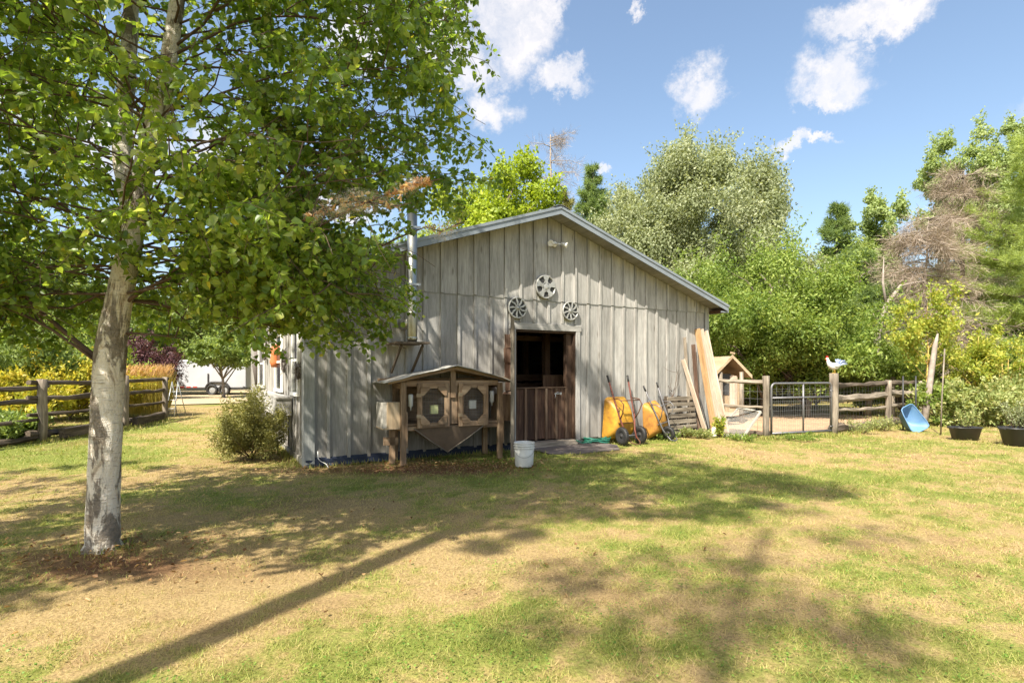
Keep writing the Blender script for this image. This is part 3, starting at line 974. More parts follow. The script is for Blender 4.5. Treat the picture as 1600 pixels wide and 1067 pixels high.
# full height door leaf, swung open, nearly edge-on
dl = MB()
hx, hy = DT0 - .045, -.06
ang = math.radians(-121.5)
dx_, dy_ = math.cos(ang), math.sin(ang); nxp, nyp = -dy_, dx_
LW = 1.30
R_ = Matrix(((dx_, nxp, 0), (dy_, nyp, 0), (0, 0, 1)))
for k in range(5):
    cx = LW * (k + .5) / 5
    dl.box((hx + dx_ * cx, hy + dy_ * cx, 1.15), (LW / 5 - .006, .024, 2.06 + random.uniform(-.02, .02)), R_)
leaf = dl.build('door_leaf', M['redwood'], barn, bevel=.002)
leaf['label'] = 'tall plank door leaf swung wide open'
mb = MB()
for zc in (.35, 1.15, 1.95):
    mb.box((hx + dx_ * LW / 2 + nxp * -.026, hy + dy_ * LW / 2 + nyp * -.026, zc), (LW - .06, .025, .12), R_)
mb.box((hx + dx_ * (LW + .012), hy + dy_ * (LW + .012), 1.14), (.022, .055, 2.12), R_)
mb.build_each('door_ledge', M['greywood'], leaf)
mb = MB()
for zc in (.5, 1.8):
    mb.box((hx + dx_ * .15 + nxp * -.042, hy + dy_ * .15 + nyp * -.042, zc), (.3, .006, .04), R_)
mb.build_each('hinge', M['rust'], leaf)
# ragged, bare boards left of the doorway
mb = MB()
for k in range(5):
    zz = .9 + k * .25
    mb.box((DT0 - .17 + random.uniform(-.02, .02), -.062, zz), (.09 + random.uniform(0, .06), .02, .24), rnd=.9, jit=.012)
mb.build_each('bare_patch_board', M['redwood'], barn)
# inner timbers seen through the doorway
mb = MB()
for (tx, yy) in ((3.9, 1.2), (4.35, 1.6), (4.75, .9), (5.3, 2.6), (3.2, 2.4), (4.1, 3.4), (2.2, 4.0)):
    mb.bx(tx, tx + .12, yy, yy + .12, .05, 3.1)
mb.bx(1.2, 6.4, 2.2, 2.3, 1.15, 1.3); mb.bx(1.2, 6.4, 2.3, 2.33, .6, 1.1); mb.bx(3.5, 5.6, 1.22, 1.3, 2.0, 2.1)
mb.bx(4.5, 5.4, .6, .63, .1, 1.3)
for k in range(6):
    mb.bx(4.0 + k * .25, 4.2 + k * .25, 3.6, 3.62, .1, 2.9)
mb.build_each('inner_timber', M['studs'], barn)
# stainless chimney pipe outside the wall
co = .52
ct = wt(644, co); cy = -co
ch = MB(); zb0 = wz(644, 534, co)
prof = [(.0, zb0), (.065, zb0), (.076, zb0 + .03), (.076, 3.85), (0.0, 3.85)]
ch.lathe(prof, (ct, cy, 0), 28)
chim = ch.build('chimney', M['steel'], barn)
mb = MB()
for zz in (zb0 + .05, zb0 + .42, zb0 + 1.27, zb0 + 1.95, 3.82):
    mb.lathe([(.0765, zz - .022), (.084, zz - .014), (.079, zz), (.084, zz + .014), (.0765, zz + .022)], (ct, cy, 0), 28)
mb.build_each('pipe_band', M['steel'], chim)
mb = MB()
mb.tube([(ct, cy, zb0 + .28), (ct, -.06, zb0 + .28)], .08, 20)
mb.lathe([(0, 0), (.11, 0), (.07, .07), (0, .07)], (ct, cy, 3.91), 24); mb.lathe([(.03, 3.84), (.03, 3.92)], (ct, cy, 0), 8)
mb.build_each('pipe_fitting', M['steel'], chim)
mb = MB()
for zz in (zb0 + .85, zb0 + 1.7):
    mb.bar((ct - .1, cy, zz), (ct - .1, -.04, zz), .012, .03); mb.bar((ct + .1, cy, zz), (ct + .1, -.04, zz), .012, .03); mb.bar((ct - .1, cy - .09, zz), (ct + .1, cy - .09, zz), .012, .03)
mb.build_each('pipe_bracket', M['metal'], chim)
mb = MB()
mb.bx(ct - .25, ct + .22, cy - .16, -.04, zb0 - .035, zb0 - .004)
for sx in (-.17, .16):
    mb.bar((ct + sx, cy - .02, zb0 - .05), (ct + sx, -.055, zb0 - .46), .04, .03, up=(1, 0, 0))
mb.build('chimney_shelf', M['darkgrey'], chim, bevel=.003)

# side wall details
mb = MB()
mb.bx(-.27, -.025, 1.15, 4.75, .93, .965); mb.bx(-.265, -.24, 1.17, 4.73, .66, .93); mb.bx(-.24, -.025, 1.17, 1.2, .66, .93)
mb.bx(-.24, -.025, 4.7, 4.73, .66, .93); mb.bx(-.24, -.025, 1.2, 4.7, .66, .69)
mb.build('wall_trough', M['siding_white'], barn, bevel=.003)
wf = MB()
for (s0, s1) in ((.42, 1.02), (2.2, 3.1), (5.0, 6.2)):
    wf = MB()
    wf.bx(-.055, -.023, s0, s0 + .07, 1.05, 2.1); wf.bx(-.055, -.023, s1 - .07, s1, 1.05, 2.1)
    wf.bx(-.055, -.023, s0 + .07, s1 - .07, 2.02, 2.1); wf.bx(-.07, -.023, s0 - .03, s1 + .03, 1.0, 1.048); wf.bx(-.05, -.03, s0 + .07, s1 - .07, 1.53, 1.57)
    w_ = wf.build('window', M['white'], barn)
    mb = MB(); mb.bx(-.034, -.024, s0 + .07, s1 - .07, 1.05, 2.02)
    mb.build('pane', plain('window_glass', (.05, .06, .07), .08, spec=.8), w_)

# wheel covers
def disc_cover(name, label, px, py, dia, kind, tilt=0.0, o=.075):
    tt = wt(px, o); z = wz(px, py, o)
    root = thing(name, label, 'wheel cover', wp(tt, z - dia / 2, o), TH, group='wheel covers hung above the doorway')
    R = dia / 2; C = (0, 0, R); RX = Matrix.Rotation(math.radians(90), 3, 'X')
    mb = MB()
    mb.lathe([(R * .86, .0), (R * .90, .02), (R * .97, .022), (R, .01), (R, -.012), (R * .86, -.012), (R * .86, 0)], C, 36, RX)
    mb.build('rim', M['silver'], root)
    sp = MB()
    if kind == 'five':
        for k in range(5):
            a = math.radians(90 + 72 * k + tilt)
            pts = [(.16, -.30), (.50, -.13), (.88, -.30), (.93, 0), (.88, .30), (.50, .13), (.16, .30)]
            ca, sa = math.cos(a), math.sin(a)
            poly = [Vector(((u * ca - v * sa) * R, -.012, R + (u * sa + v * ca) * R)) for u, v in pts]
            sp.prism(poly, (0, -.014, 0))
        sp.lathe([(0, .03), (R * .2, .03), (R * .3, .02), (R * .3, .0)], C, 24, RX)
    else:
        for k in range(9):
            a = math.radians(40 * k + tilt)
            for dv in (0,):
                pts = [(.20, -.02), (.55, .02), (.90, .20), (.90, .36), (.5, .16), (.2, .10)]
                ca, sa = math.cos(a), math.sin(a)
                poly = [Vector(((u * ca - v * sa) * R, -.012, R + (u * sa + v * ca) * R)) for u, v in pts]
                sp.prism(poly, (0, -.012, 0))
        sp.lathe([(R * .20, .026), (R * .27, .026), (R * .27, .0)], C, 24, RX); sp.lathe([(0, .02), (R * .14, .024), (R * .18, .0)], C, 16, RX)
        for k in range(7):
            a = 2 * math.pi * k / 7
            sp.box((math.cos(a) * R * .2, -.02, R + math.sin(a) * R * .2), (.012, .008, .012))
    sp.build('spokes', M['silver'], root)
    mb = MB(); mb.lathe([(0, .004), (R * .86, .004)], C, 30, RX); mb.build('gap_shade_disc', M['gap_shade'], root)  # flat dark disc: shade between the spokes put in as colour
    mb = MB(); mb.lathe([(0, -.075), (.006, -.075), (.006, -.0)], C, 8, RX); mb.build('nail', M['rust'], root)
    return root


disc_cover('wheel_cover', 'large five-spoke silver wheel cover hung highest above the doorway', 852.5, 448.5, .43, 'five')
disc_cover('wheel_cover', 'silver multi-spoke wheel cover over the left corner of the doorway', 808.5, 481, .38, 'swirl', 5)
disc_cover('wheel_cover', 'silver multi-spoke wheel cover over the right corner of the doorway', 891, 486, .355, 'swirl', 20)

# flood light under the gable
fz = wz(866, 382, .06); ft = wt(866, .06)
fl = thing('floodlight', 'twin-head white floodlight fixed under the gable peak', 'floodlight', wp(ft, fz, .06), TH)
mb = MB(); mb.lathe([(0, .02), (.05, .02), (.055, 0), (0, 0)], (0, 0, 0), 16, Matrix.Rotation(math.radians(90), 3, 'X')); mb.build('base', M['white'], fl)
for sx in (-1, 1):
    mb = MB(); mb.tube([(0, -.02, 0), (sx * .06, -.06, .005), (sx * .1, -.08, .0)], .012, 8)
    d_ = Vector((sx * .7, -.7, -.35)).normalized(); Rr = d_.to_track_quat('Z', 'Y').to_matrix()
    mb.lathe([(.0, -.02), (.03, -.02), (.035, .03), (.058, .09), (.052, .092), (0, .07)], (sx * .12, -.09, -.0), 16, Rr)
    mb.build('lamp_head', M['white'], fl)

# cable at the left corner
mb = MB(); c0 = wt(497, .08)
mb.tube([wp(c0, .22, .06), wp(c0, .12, .07), wp(c0 + .03, .08, .09), wp(c0 + .1, .04, .14), wp(c0 + .11, .01, .2), wp(c0 + .1, .012, .3)], .006, 6)
tag(mb.build('cable', M['white']), 'thin white cable trailing from the foot of the left barn corner', 'cable')

# ornaments on the side wall
def sw(s, z, o=.04):      # point on the left side wall
    return Vector((X0 - UY * s - UX * o, Y0 + UX * s - UY * o, z))


def ornament_ring(name, label, cat, s, z, r, mat, seg=22):
    mb = MB(); c = sw(s, z, .07); ax = Vector((-UX, -UY, 0)); u = Vector((-UY, UX, 0))
    for rep in range(4):
        pts = []
        for k in range(seg):
            a = 2 * math.pi * k / seg; rr = r * (1 + random.uniform(-.13, .13))
            pts.append(c + u * math.cos(a) * rr + Vector((0, 0, 1)) * math.sin(a) * rr + ax * random.uniform(-.02, .02))
        mb.tube(pts, .012, 5, closed=True)
    for k in range(60):
        a = random.random() * 6.28; p = c + u * math.cos(a) * r + Vector((0, 0, math.sin(a) * r))
        mb.tube([p, p + Vector([random.uniform(-.07, .07) for _ in range(3)])], .004, 4)
    return tag(mb.build(name, mat), label, cat)


ornament_ring('wreath', 'small round grey twig wreath on the side wall nearest the corner', 'wreath', .28, 1.38, .10, M['greyorn'])
ornament_ring('wreath', 'bushy dark twig wreath on the side wall beside the orange ornament', 'wreath', 1.75, 1.55, .17, M['greyorn'])
ornament_ring('wreath', 'dark twig bundle high on the far part of the side wall', 'wreath', 4.6, 1.95, .3, M['greyorn'])
mb = MB(); q = sw(2.9, 1.45, .06)
mb.lathe([(0, 0), (.07, 0), (.1, .1), (.075, .22), (.1, .34), (.05, .42), (0, .44)], q, 14)
tag(mb.build('ornament', M['orangeorn']), 'orange ornament hanging on the sunlit side wall of the barn', 'ornament')
mb = MB(); q = sw(6.6, 1.2, .06)
mb.tube([sw(6.4, 1.9, .05), sw(6.45, 1.5, .07), sw(6.4, 1.0, .05)], [.05, .09, .04], 7)
tag(mb.build('driftwood', M['greyorn']), 'weathered wood piece hung near the far end of the side wall', 'ornament')
# ------------------------------------------------------------------ rabbit hutch
hq = gpt(630, 727)
HA = math.radians(26)
hutch = thing('rabbit_hutch', 'raised wooden rabbit hutch with two octagon-framed mesh doors beside the barn wall', 'hutch', hq, HA)
HW, HD = 1.56, .56
for (x_, y_, hgt) in ((0, 0, 1.22), (HW, 0, 1.2), (.02, HD, 1.2), (HW - .02, HD, 1.2)):
    mb = MB(); mb.bx(x_ - .04, x_ + .04, y_ - .03, y_ + .03, -.0, hgt); mb.bx(x_ + .041, x_ + .062, y_ - .028, y_ + .028, .25, .78) if y_ == 0 else None
    mb.build('leg', M['hutch'], hutch, bevel=.004)
mb = MB()
mb.bx(.04, HW - .04, -.02, .02, 1.16, 1.24); mb.bx(.04, HW - .04, .0, .04, .50, .56); mb.bx(.04, HW - .04, HD - .02, HD + .02, .5, .58)
mb.bx(-.04, .0, .03, HD - .03, .5, .58); mb.bx(HW, HW + .03, .03, HD - .03, .5, .58)
mb.bx(-.03, 0.0, .03, HD - .03, 1.12, 1.2); mb.bx(HW - .0, HW + .03, .03, HD - .03, 1.12, 1.2)
mb.bx(.72, .80, -.05, -.02, .98, 1.42)
mb.bx(-.25, HW + .1, HD - .03, HD - .001, 1.205, 1.27)
mb.bx(.70, .84, -.02, .015, .58, 1.16, rnd=.1)
mb.bx(.0, HW, .55, .572, .6, 1.16, rnd=.05)
mb.build('frame', M['hutch'], hutch, bevel=.003)
mb = MB(); mb.bx(.0, HW, .02, HD, .57, .60, rnd=.3); mb.build('floor', M['hutch'], hutch)


def hutch_door(x0, x1, z0, z1):
    w = .055; yf0, yf1 = -.052, -.028
    mb = MB()
    mb.bx(x0, x0 + .075, yf0, yf1, z0, z1); mb.bx(x1 - .075, x1, yf0, yf1, z0, z1)
    mb.bx(x0 + .077, x1 - .077, yf0 + .002, yf1, z1 - .075, z1); mb.bx(x0 + .077, x1 - .077, yf0 + .002, yf1, z0, z0 + .075)
    c_ = .11
    for (cx, cz, sx, sz) in ((x0 + .075, z0 + .075, 1, 1), (x1 - .075, z0 + .075, -1, 1), (x0 + .075, z1 - .075, 1, -1), (x1 - .075, z1 - .075, -1, -1)):
        e = .03
        mb.prism([(cx - sx * e, yf0 - .001, cz + sz * c_), (cx - sx * e, yf0 - .001, cz - sz * e * .2), (cx - sx * e * .2, yf0 - .001, cz - sz * e), (cx + sx * c_, yf0 - .001, cz - sz * e), (cx + sx * c_, yf0 - .001, cz + sz * .012), (cx + sx * .012, yf0 - .001, cz + sz * c_)], (0, -.016, 0), gc=0)
    d = mb.build('mesh_door', M['hutch'], hutch, bevel=.002)
    mb = MB(); k = x0 + .08
    while k < x1 - .08:
        mb.bar((k, yf1 + .004, z0 + .06), (k, yf1 + .004, z1 - .06), .0016, .0016); k += .025
    k = z0 + .08
    while k < z1 - .07:
        mb.bar((x0 + .07, yf1 + .006, k), (x1 - .07, yf1 + .006, k), .0016, .0016); k += .025
    mb.build('wire_mesh', M['wire'], d)
    mb = MB(); mb.bx(x0 - .02, x0 + .05, yf0 - .028, yf0 - .018, z0 + .15, z0 + .2); mb.bx(x0 - .02, x0 + .05, yf0 - .028, yf0 - .018, z1 - .2, z1 - .15)
    mb.build_each('hinge', M['plywood'], d)
    return d


hutch_door(.20, .70, .54, 1.20)
hutch_door(.85, 1.34, .54, 1.20)
# side nest boxes
mb = MB(); mb.bx(-.30, -.045, .03, .42, .55, .92, rnd=.9); mb.build('nest_box', M['plygrey'], hutch, bevel=.004)
mb = MB(); mb.bx(-.045 - .19, -.047, .005, .029, .55, .93); mb.bx(-.30, -.045, .0, .45, .535, .549)
mb.build('nest_box_front', M['plywood'], hutch)
mb = MB(); mb.bx(HW + .035, HW + .25, .05, .42, .58, 1.0, rnd=.2); mb.build('nest_box', M['hutch'], hutch, bevel=.004)
mb = MB(); mb.bx(-.24, -.02, .20, .24, .28, .40); mb.bx(-.15, -.07, .2, .26, 0, .5); mb.build_each('brace', M['hutch'], hutch)
# roof of bent sheet metal, folded over the middle post
mb = MB(); n = 28; vs = []; fs = []
prof = []
for i in range(n + 1):
    u = -.33 + (HW + .50) * i / n
    z = 1.47 - .195 * abs(u - .76) - .03 * (abs(u - .76) ** 1.5) + .006 * math.sin(u * 9)
    if u > 1.35: z -= .10 * (u - 1.35)
    prof.append((u, z))
for k, (yy) in enumerate((-.22, .05, .35, .68)):
    for (u, z) in prof:
        dz = .10 * (yy + .22) * 0 + random.uniform(-.004, .004) - (.02 if k == 3 else 0)
        vs.append((u, yy + .02 * math.sin(u * 5), z + dz))
for k in range(3):
    for i in range(n):
        fs.append((k * (n + 1) + i, k * (n + 1) + i + 1, (k + 1) * (n + 1) + i + 1, (k + 1) * (n + 1) + i))
mb.add(vs, fs, smooth=True)
ro = mb.build('roof', plain('dusty_sheet_metal', (.40, .39, .36), .6, .3, c2=(.25, .23, .2), sc=4), hutch)
sm_ = ro.modifiers.new('solid', 'SOLIDIFY'); sm_.thickness = .012
mb = MB()
for (a_, b_) in (((-.25, -.12, 1.22), (.76, -.12, 1.425)), ((.76, -.12, 1.425), (HW + .1, -.12, 1.25)), ((-.25, .5, 1.22), (.76, .5, 1.425)), ((.76, .5, 1.425), (HW + .1, .5, 1.25))):
    mb.bar(a_, b_, .035, .05)
mb.build_each('rafter', M['hutch'], ro)
# droppings funnel of stained cloth
mb = MB(); vs = []; fs = []
A_ = [Vector((.16, -.02, .53)), Vector((1.30, -.02, .55)), Vector((1.30, .5, .53)), Vector((.16, .5, .53))]
ap = Vector((.72, .10, .14)); nseg = 10
for e in range(4):
    P0, P1 = A_[e], A_[(e + 1) % 4]
    for i in range(nseg + 1):
        for j in range(nseg + 1):
            f_ = i / nseg; h_ = j / nseg
            p = P0.lerp(P1, f_).lerp(ap, h_); p.z -= .05 * math.sin(math.pi * f_) * (1 - h_) * h_ * 2
            vs.append(p + Vector((0, random.uniform(-.004, .004), 0)))
    o_ = e * (nseg + 1) ** 2
    for i in range(nseg):
        for j in range(nseg):
            q0 = o_ + i * (nseg + 1) + j
            fs.append((q0, q0 + 1, q0 + nseg + 2, q0 + nseg + 1))
mb.add(vs, fs, smooth=True)
fn = mb.build('droppings_funnel', plain('stained_cloth', (.15, .105, .07), .9, 0, c2=(.07, .05, .035), sc=5, bmp=.4), hutch)
mb = MB(); mb.tube([A_[1], A_[1].lerp(ap, .5) - Vector((0, 0, .012)), ap], .011, 6); mb.tube([A_[0], A_[0].lerp(ap, .5) - Vector((0, 0, .012)), ap], .008, 6)
mb.build_each('funnel_edge', M['greywood'], fn)
# feeders and bottles
for (x_, nm, ma, lab) in ((.48, 'feeder_cup', M['card'], 'pale yellow feed cup hooked inside the left mesh door of the hutch'), (1.10, 'feeder_cup', M['bucket'], 'white feed cup hooked inside the right mesh door of the hutch')):
    R2 = Matrix.Rotation(HA, 3, 'Z')
    mb = MB(); mb.bx(-.055, .055, -.03, .03, 0, .12); mb.bx(-.06, .06, -.035, .035, .12, .128); mb.bx(-.04, .04, -.034, -.0305, .02, .09, rnd=.2)
    fo = mb.build(nm, ma, None, bevel=.004); fo.location = hq + R2 @ Vector((x_, .03, .74 if x_ < 1 else .8)); fo.rotation_euler = (0, 0, HA)
    tag(fo, lab, 'feed cup')
for (x_, y_, lab, z_) in ((.115, .01, 'white water bottle hung behind the left front post of the hutch', .80), (1.45, .06, 'pale water bottle hung near the right end of the hutch', .83)):
    R2 = Matrix.Rotation(HA, 3, 'Z')
    mb = MB(); mb.lathe([(0, .0), (.008, 0), (.012, .05), (.035, .07), (.038, .22), (.03, .24), (0, .24)], (0, 0, 0), 14)
    fo = mb.build('water_bottle', M['bucket']); fo.location = hq + R2 @ Vector((x_, y_, z_)); tag(fo, lab, 'water bottle')

# ------------------------------------------------------------------ bucket
q = gpt(819, 728)
bk = thing('bucket', 'white plastic bucket standing in front of the doorway', 'bucket', q)
mb = MB()
mb.lathe([(0, .004), (.128, .0), (.132, .01), (.150, .35), (.145, .352), (.128, .02), (0, .015)], (0, 0, 0), 32); mb.build('pail', M['bucket'], bk)
mb = MB()
for z in (.27, .305, .34):
    mb.lathe([(.1455 + (z - .27) * .05, z - .006), (.156, z - .004), (.156, z + .004), (.1455 + (z - .27) * .05, z + .006)], (0, 0, 0), 32)
mb.build('rib', M['bucket'], bk)
mb = MB(); mb.lathe([(.1295, .003), (.1365, .12), (.134, .121)], (0, 0, 0), 32); mb.build('grey_base_band', M['bucketlow'], bk)  # greyer band round the lower part of the pail
mb = MB(); mb.tube([(.157 * math.cos(a), -.157 * math.sin(a) * .9, .30 - .16 * math.sin(a)) for a in np.linspace(0, math.pi, 14)], .003, 6); mb.build('handle', M['wire'], bk)

# ------------------------------------------------------------------ mat, hose
mb = MB()
mb.add([wp(3.72, .014, .07), wp(5.33, .014, .10), wp(5.38, .014, .55), wp(5.05, .014, 1.0), wp(4.2, .014, 1.02), wp(3.70, .014, .82)], [tuple(range(6))])
mt_ = tag(mb.build('door_mat', M['mat']), 'dusty dark rubber mat on the ground at the doorway', 'mat')
sm_ = mt_.modifiers.new('solid', 'SOLIDIFY'); sm_.thickness = .014; sm_.offset = 1
mb = MB(); pts = []; c0 = gpt(930, 692)
for i in range(230):
    a = i * 2 * math.pi / 24; rr = .225 + .05 * math.sin(i * .37) + .02 * math.sin(i * 1.3)
    pts.append(Vector((c0.x + math.cos(a) * rr * 1.12, c0.y + .05 + math.sin(a) * rr, .028 + .09 * (i / 230) + .01 * math.sin(i * .8))))
pts = [wp(4.75, .1, .12), wp(4.85, .04, .2)] + pts
mb.tube(pts, .0095, 7)
tag(mb.build('garden_hose', M['hose']), 'coiled green garden hose lying beside the doorway', 'hose')

# ------------------------------------------------------------------ wheelbarrows
def wheelbarrow(label, px, o, trm, trm2, frm, wheels, extra=0.0, sc=1.0, lean=0.0, rz=0.0, hb=M['red']):
    root = thing('wheelbarrow', label, 'wheelbarrow', wp(wt(px, o), 0, o), TH + rz)
    root.scale = (sc, sc, sc); root.rotation_euler[1] = lean
    # tray: rounded tub, open side to the wall
    mb = MB(); rings = []
    for (yy, w0, w1, h0, h1, cr) in ((.0, .35, .29, .05, .92, .09), (-.02, .345, .285, .055, .915, .09), (-.12, .32, .25, .09, .86, .10), (-.24, .285, .21, .17, .74, .10), (-.30, .25, .18, .22, .68, .10), (-.315, .2, .13, .28, .62, .08)):
        ring = []
        cs = [(-w0, h0), (w0, h0), (w1, h1), (-w1, h1)]
        for k, (cx, cz) in enumerate(cs):
            sx = -1 if cx < 0 else 1; sz = -1 if k < 2 else 1
            for j in range(6):
                a0 = {0: math.pi, 1: 1.5 * math.pi, 2: 0, 3: .5 * math.pi}[k] + j / 5 * math.pi / 2
                ring.append(Vector((cx - sx * cr + cr * math.cos(a0), yy, cz - sz * cr + cr * math.sin(a0))))
        rings.append(ring)
    vs = [p for r in rings for p in r]; n = len(rings[0]); fs = []
    for i in range(len(rings) - 1):
        for k in range(n):
            fs.append((i * n + k, i * n + (k + 1) % n, (i + 1) * n + (k + 1) % n, (i + 1) * n + k))
    fs.append(tuple((len(rings) - 1) * n + k for k in range(n)))
    mb.add(vs, fs, smooth=True)
    tr = mb.build('tray', trm, root)
    s2 = tr.modifiers.new('solid', 'SOLIDIFY'); s2.thickness = .006
    mb = MB(); rim = [p + Vector((0, .002, 0)) for p in rings[0]]; mb.tube(rim, .011, 6, closed=True); mb.build('tray_rim', trm, tr)
    # handles
    for s in (-1, 1):
        mb = MB()
        mb.tube([(s * .27, -.06, 1.36), (s * .235, -.2, .95), (s * .20, -.345, .55), (s * .14, -.42, .28), (s * .10, -.52, .12)], .0175, 10)
        hn = mb.build('handle', hb, root)
        mb = MB(); mb.tube([(s * .272, -.055, 1.375), (s * .262, -.10, 1.24)], .022, 10); mb.build('grip', M['black'] if frm is not M['red'] else M['red'], hn)
    mb = MB()
    # leg hoops
    for s in (-1, 1):
        mb.tube([(s * .24, -.21, .92), (s * .26, -.42, .90), (s * .24, -.52, .80), (s * .21, -.45, .62), (s * .19, -.36, .50)], .012, 8)
    mb.tube([(-.26, -.44, .88), (.26, -.44, .88)], .011, 8)
    mb.bar((-.21, -.34, .42), (.21, -.34, .42), .04, .012)
    # nose hoop
    mb.tube([(-.11, -.5, .15), (-.12, -.60, .05), (-.05, -.66, .02), (.05, -.66, .02), (.12, -.60, .05), (.11, -.5, .15)], .013, 8)
    mb.build('frame', frm, root)
    RY = Matrix.Rotation(math.radians(90), 3, 'Y')
    for xw in ((-.24, .24) if wheels == 2 else (0,)):
        mb = MB(); mb.lathe([(.085, -.03), (.12, -.042), (.152, -.04), (.172, -.022), (.176, 0), (.172, .022), (.152, .04), (.12, .042), (.085, .03)], (xw, -.47, .178), 30, RY)
        for k in range(26):
            a = 2 * math.pi * k / 26
            mb.box((xw, -.47 + math.cos(a) * .175, .178 + math.sin(a) * .175), (.05, .012, .012), Matrix.Rotation(a, 3, 'X'))
        wh = mb.build('wheel', M['black'], root)
        mb = MB(); mb.lathe([(0, -.034), (.03, -.034), (.035, -.02), (.08, -.018), (.09, -.03), (.09, .03), (.08, .018), (.035, .02), (.03, .034), (0, .034)], (xw, -.47, .178), 24, RY)
        mb.build('hub', M['blackplastic'], wh)
    if wheels == 2:
        mb = MB(); mb.tube([(-.24, -.47, .178), (.24, -.47, .178)], .012, 8); mb.build('axle', M['gatemetal'], root)
    return root, tr


wb, tr = wheelbarrow('yellow wheelbarrow stood on end against the barn wall, two black wheels in front', 962, .10, M['yellow'], None, M['rust'], 2, sc=.94)
# dark worn mark on the tray, shaped like a wrench
mb = MB(); zc = .60
mb.lathe([(.014, 0), (.034, 0)], (-.175, -.3045, zc + .09), 14, Matrix.Rotation(math.radians(90), 3, 'X'))
mb.prism([(-.185, -.303, zc + .06), (-.165, -.303, zc + .06), (-.150, -.303, zc - .14), (-.175, -.303, zc - .14)], (0, -.004, 0))
mb.prism([(-.18, -.303, zc - .14), (-.14, -.303, zc - .14), (-.14, -.303, zc - .16), (-.18, -.303, zc - .16)], (0, -.004, 0))
mb.build('wrench_mark', M['blackplastic'], tr)
wheelbarrow('orange wheelbarrow tipped against the barn wall between the yellow one and the pallet', 1020, .12, M['orange'], None, M['gatemetal'], 1, sc=.82, lean=math.radians(-8), rz=math.radians(10), hb=M['gatemetal'])

# ------------------------------------------------------------------ pallet and brush
pt0, pt1 = wt(1036, .1), wt(1080, .12)
pal = thing('pallet', 'grey slatted wooden pallet leaning against the barn wall', 'pallet', wp(pt0 + .03, 0, .22), TH)
LWp = pt1 - pt0 - .02
for k in range(7):
    mb = MB(); z = .05 + k * .118
    mb.box((LWp / 2, .0 + z * .11 - .05, z + .045), (LWp, .016, .078), Matrix.Rotation(random.uniform(-.012, .012), 3, 'Y'), jit=.003)
    mb.build('slat', M['greywood'], pal)
for xk in (.03, LWp / 2, LWp - .03):
    mb = MB(); mb.bar((xk, -.0, .0), (xk, .095, .86), .035, .08, up=(1, 0, 0)); mb.build('stringer', M['darkgrey'], pal)
for k in (0, 3, 6):
    mb = MB(); z = .05 + k * .118; mb.box((LWp / 2, .085 + z * .11, z + .0), (LWp, .014, .07)); mb.build('slat', M['darkgrey'], pal)


def branchy(mb, p, d, L, r, depth):
    pts = [p]; d = d.normalized(); q = p.copy(); n = 5
    for i in range(n):
        d = (d + Vector([random.gauss(0, .18) for _ in range(3)])).normalized(); q = q + d * L / n; pts.append(q.copy())
        if depth > 0 and i > 0:
            for _ in range(random.choice((1, 1, 2))):
                dd = (d + Vector([random.gauss(0, .7) for _ in range(3)])).normalized()
                branchy(mb, q, dd, L * random.uniform(.35, .55), r * .55, depth - 1)
    mb.tube(pts, [r * (1 - .75 * i / n) for i in range(n + 1)], 5 if depth else 3)


for i, (px, top, lab) in enumerate(((1035, 560, 'crooked bare dark branch leaning on the barn behind the pallet'), (1046, 598, 'shorter bare twiggy branch standing behind the pallet'))):
    tt = wt(px, .1); mb = MB(); zt = wz(px, top, .1)
    branchy(mb, wp(tt + .12, .0, .14), Vector((-.08, -.02, 1)), zt * .85, .012, 1)
    tag(mb.build('dead_branch', M['twigbark']), lab, 'branch')

# ------------------------------------------------------------------ leaning boards
def lean_board(name, label, p, q, w, d, ma, group=None):
    mb = MB(); mb.bar(p, q, w, d, up=Vector((UY, -UX, 0)), rnd=random.random(), jit=.004)
    tag(mb.build(name, ma, bevel=.004), label, 'board', group)


lean_board('leaning_board', 'tall orange-brown board at the left of the trio on the barn corner', wp(8.24, 0, .40), wp(8.06, 2.29, .08), .045, .13, M['orangewood'])
lean_board('leaning_board', 'tall pale board in the middle of the trio on the barn corner', wp(8.37, 0, .43), wp(8.17, 2.28, .085), .04, .13, M['newwood'])
lean_board('leaning_board', 'tall pale board at the right of the trio on the barn corner', wp(8.53, 0, .46), wp(8.29, 2.25, .09), .04, .15, M['newwood'])
lean_board('leaning_board', 'short pale orange board leaning left of the tall boards', wp(7.92, 0, .46), wp(7.62, 1.62, .08), .03, .10, M['newwood'])
lean_board('leaning_board', 'narrow dark brown board leaning upright behind the short pale one', wp(7.98, 0, .22), wp(7.95, 1.95, .07), .03, .09, M['redwood'])
lean_board('leaning_board', 'thin grey weathered board leaning behind the short pale one', wp(7.80, 0, .15), wp(7.68, 2.1, .07), .02, .08, M['greywood'])
mb = MB(); mb.tube([wp(8.1, 0, .38), wp(8.0, 1.15, .1)], .012, 8)
tag(mb.build('tool_handle', M['blackplastic']), 'thin dark tool handle standing between the leaning boards', 'tool')
q = wp(8.07, 0, .52)
tag(MB().lathe([(0, 0), (.05, 0), (.055, .02), (.05, .17), (.03, .2), (.015, .22), (0, .22)], q, 16).build('jug', M['white']), 'small white bottle on the ground beside the tall leaning boards', 'bottle')


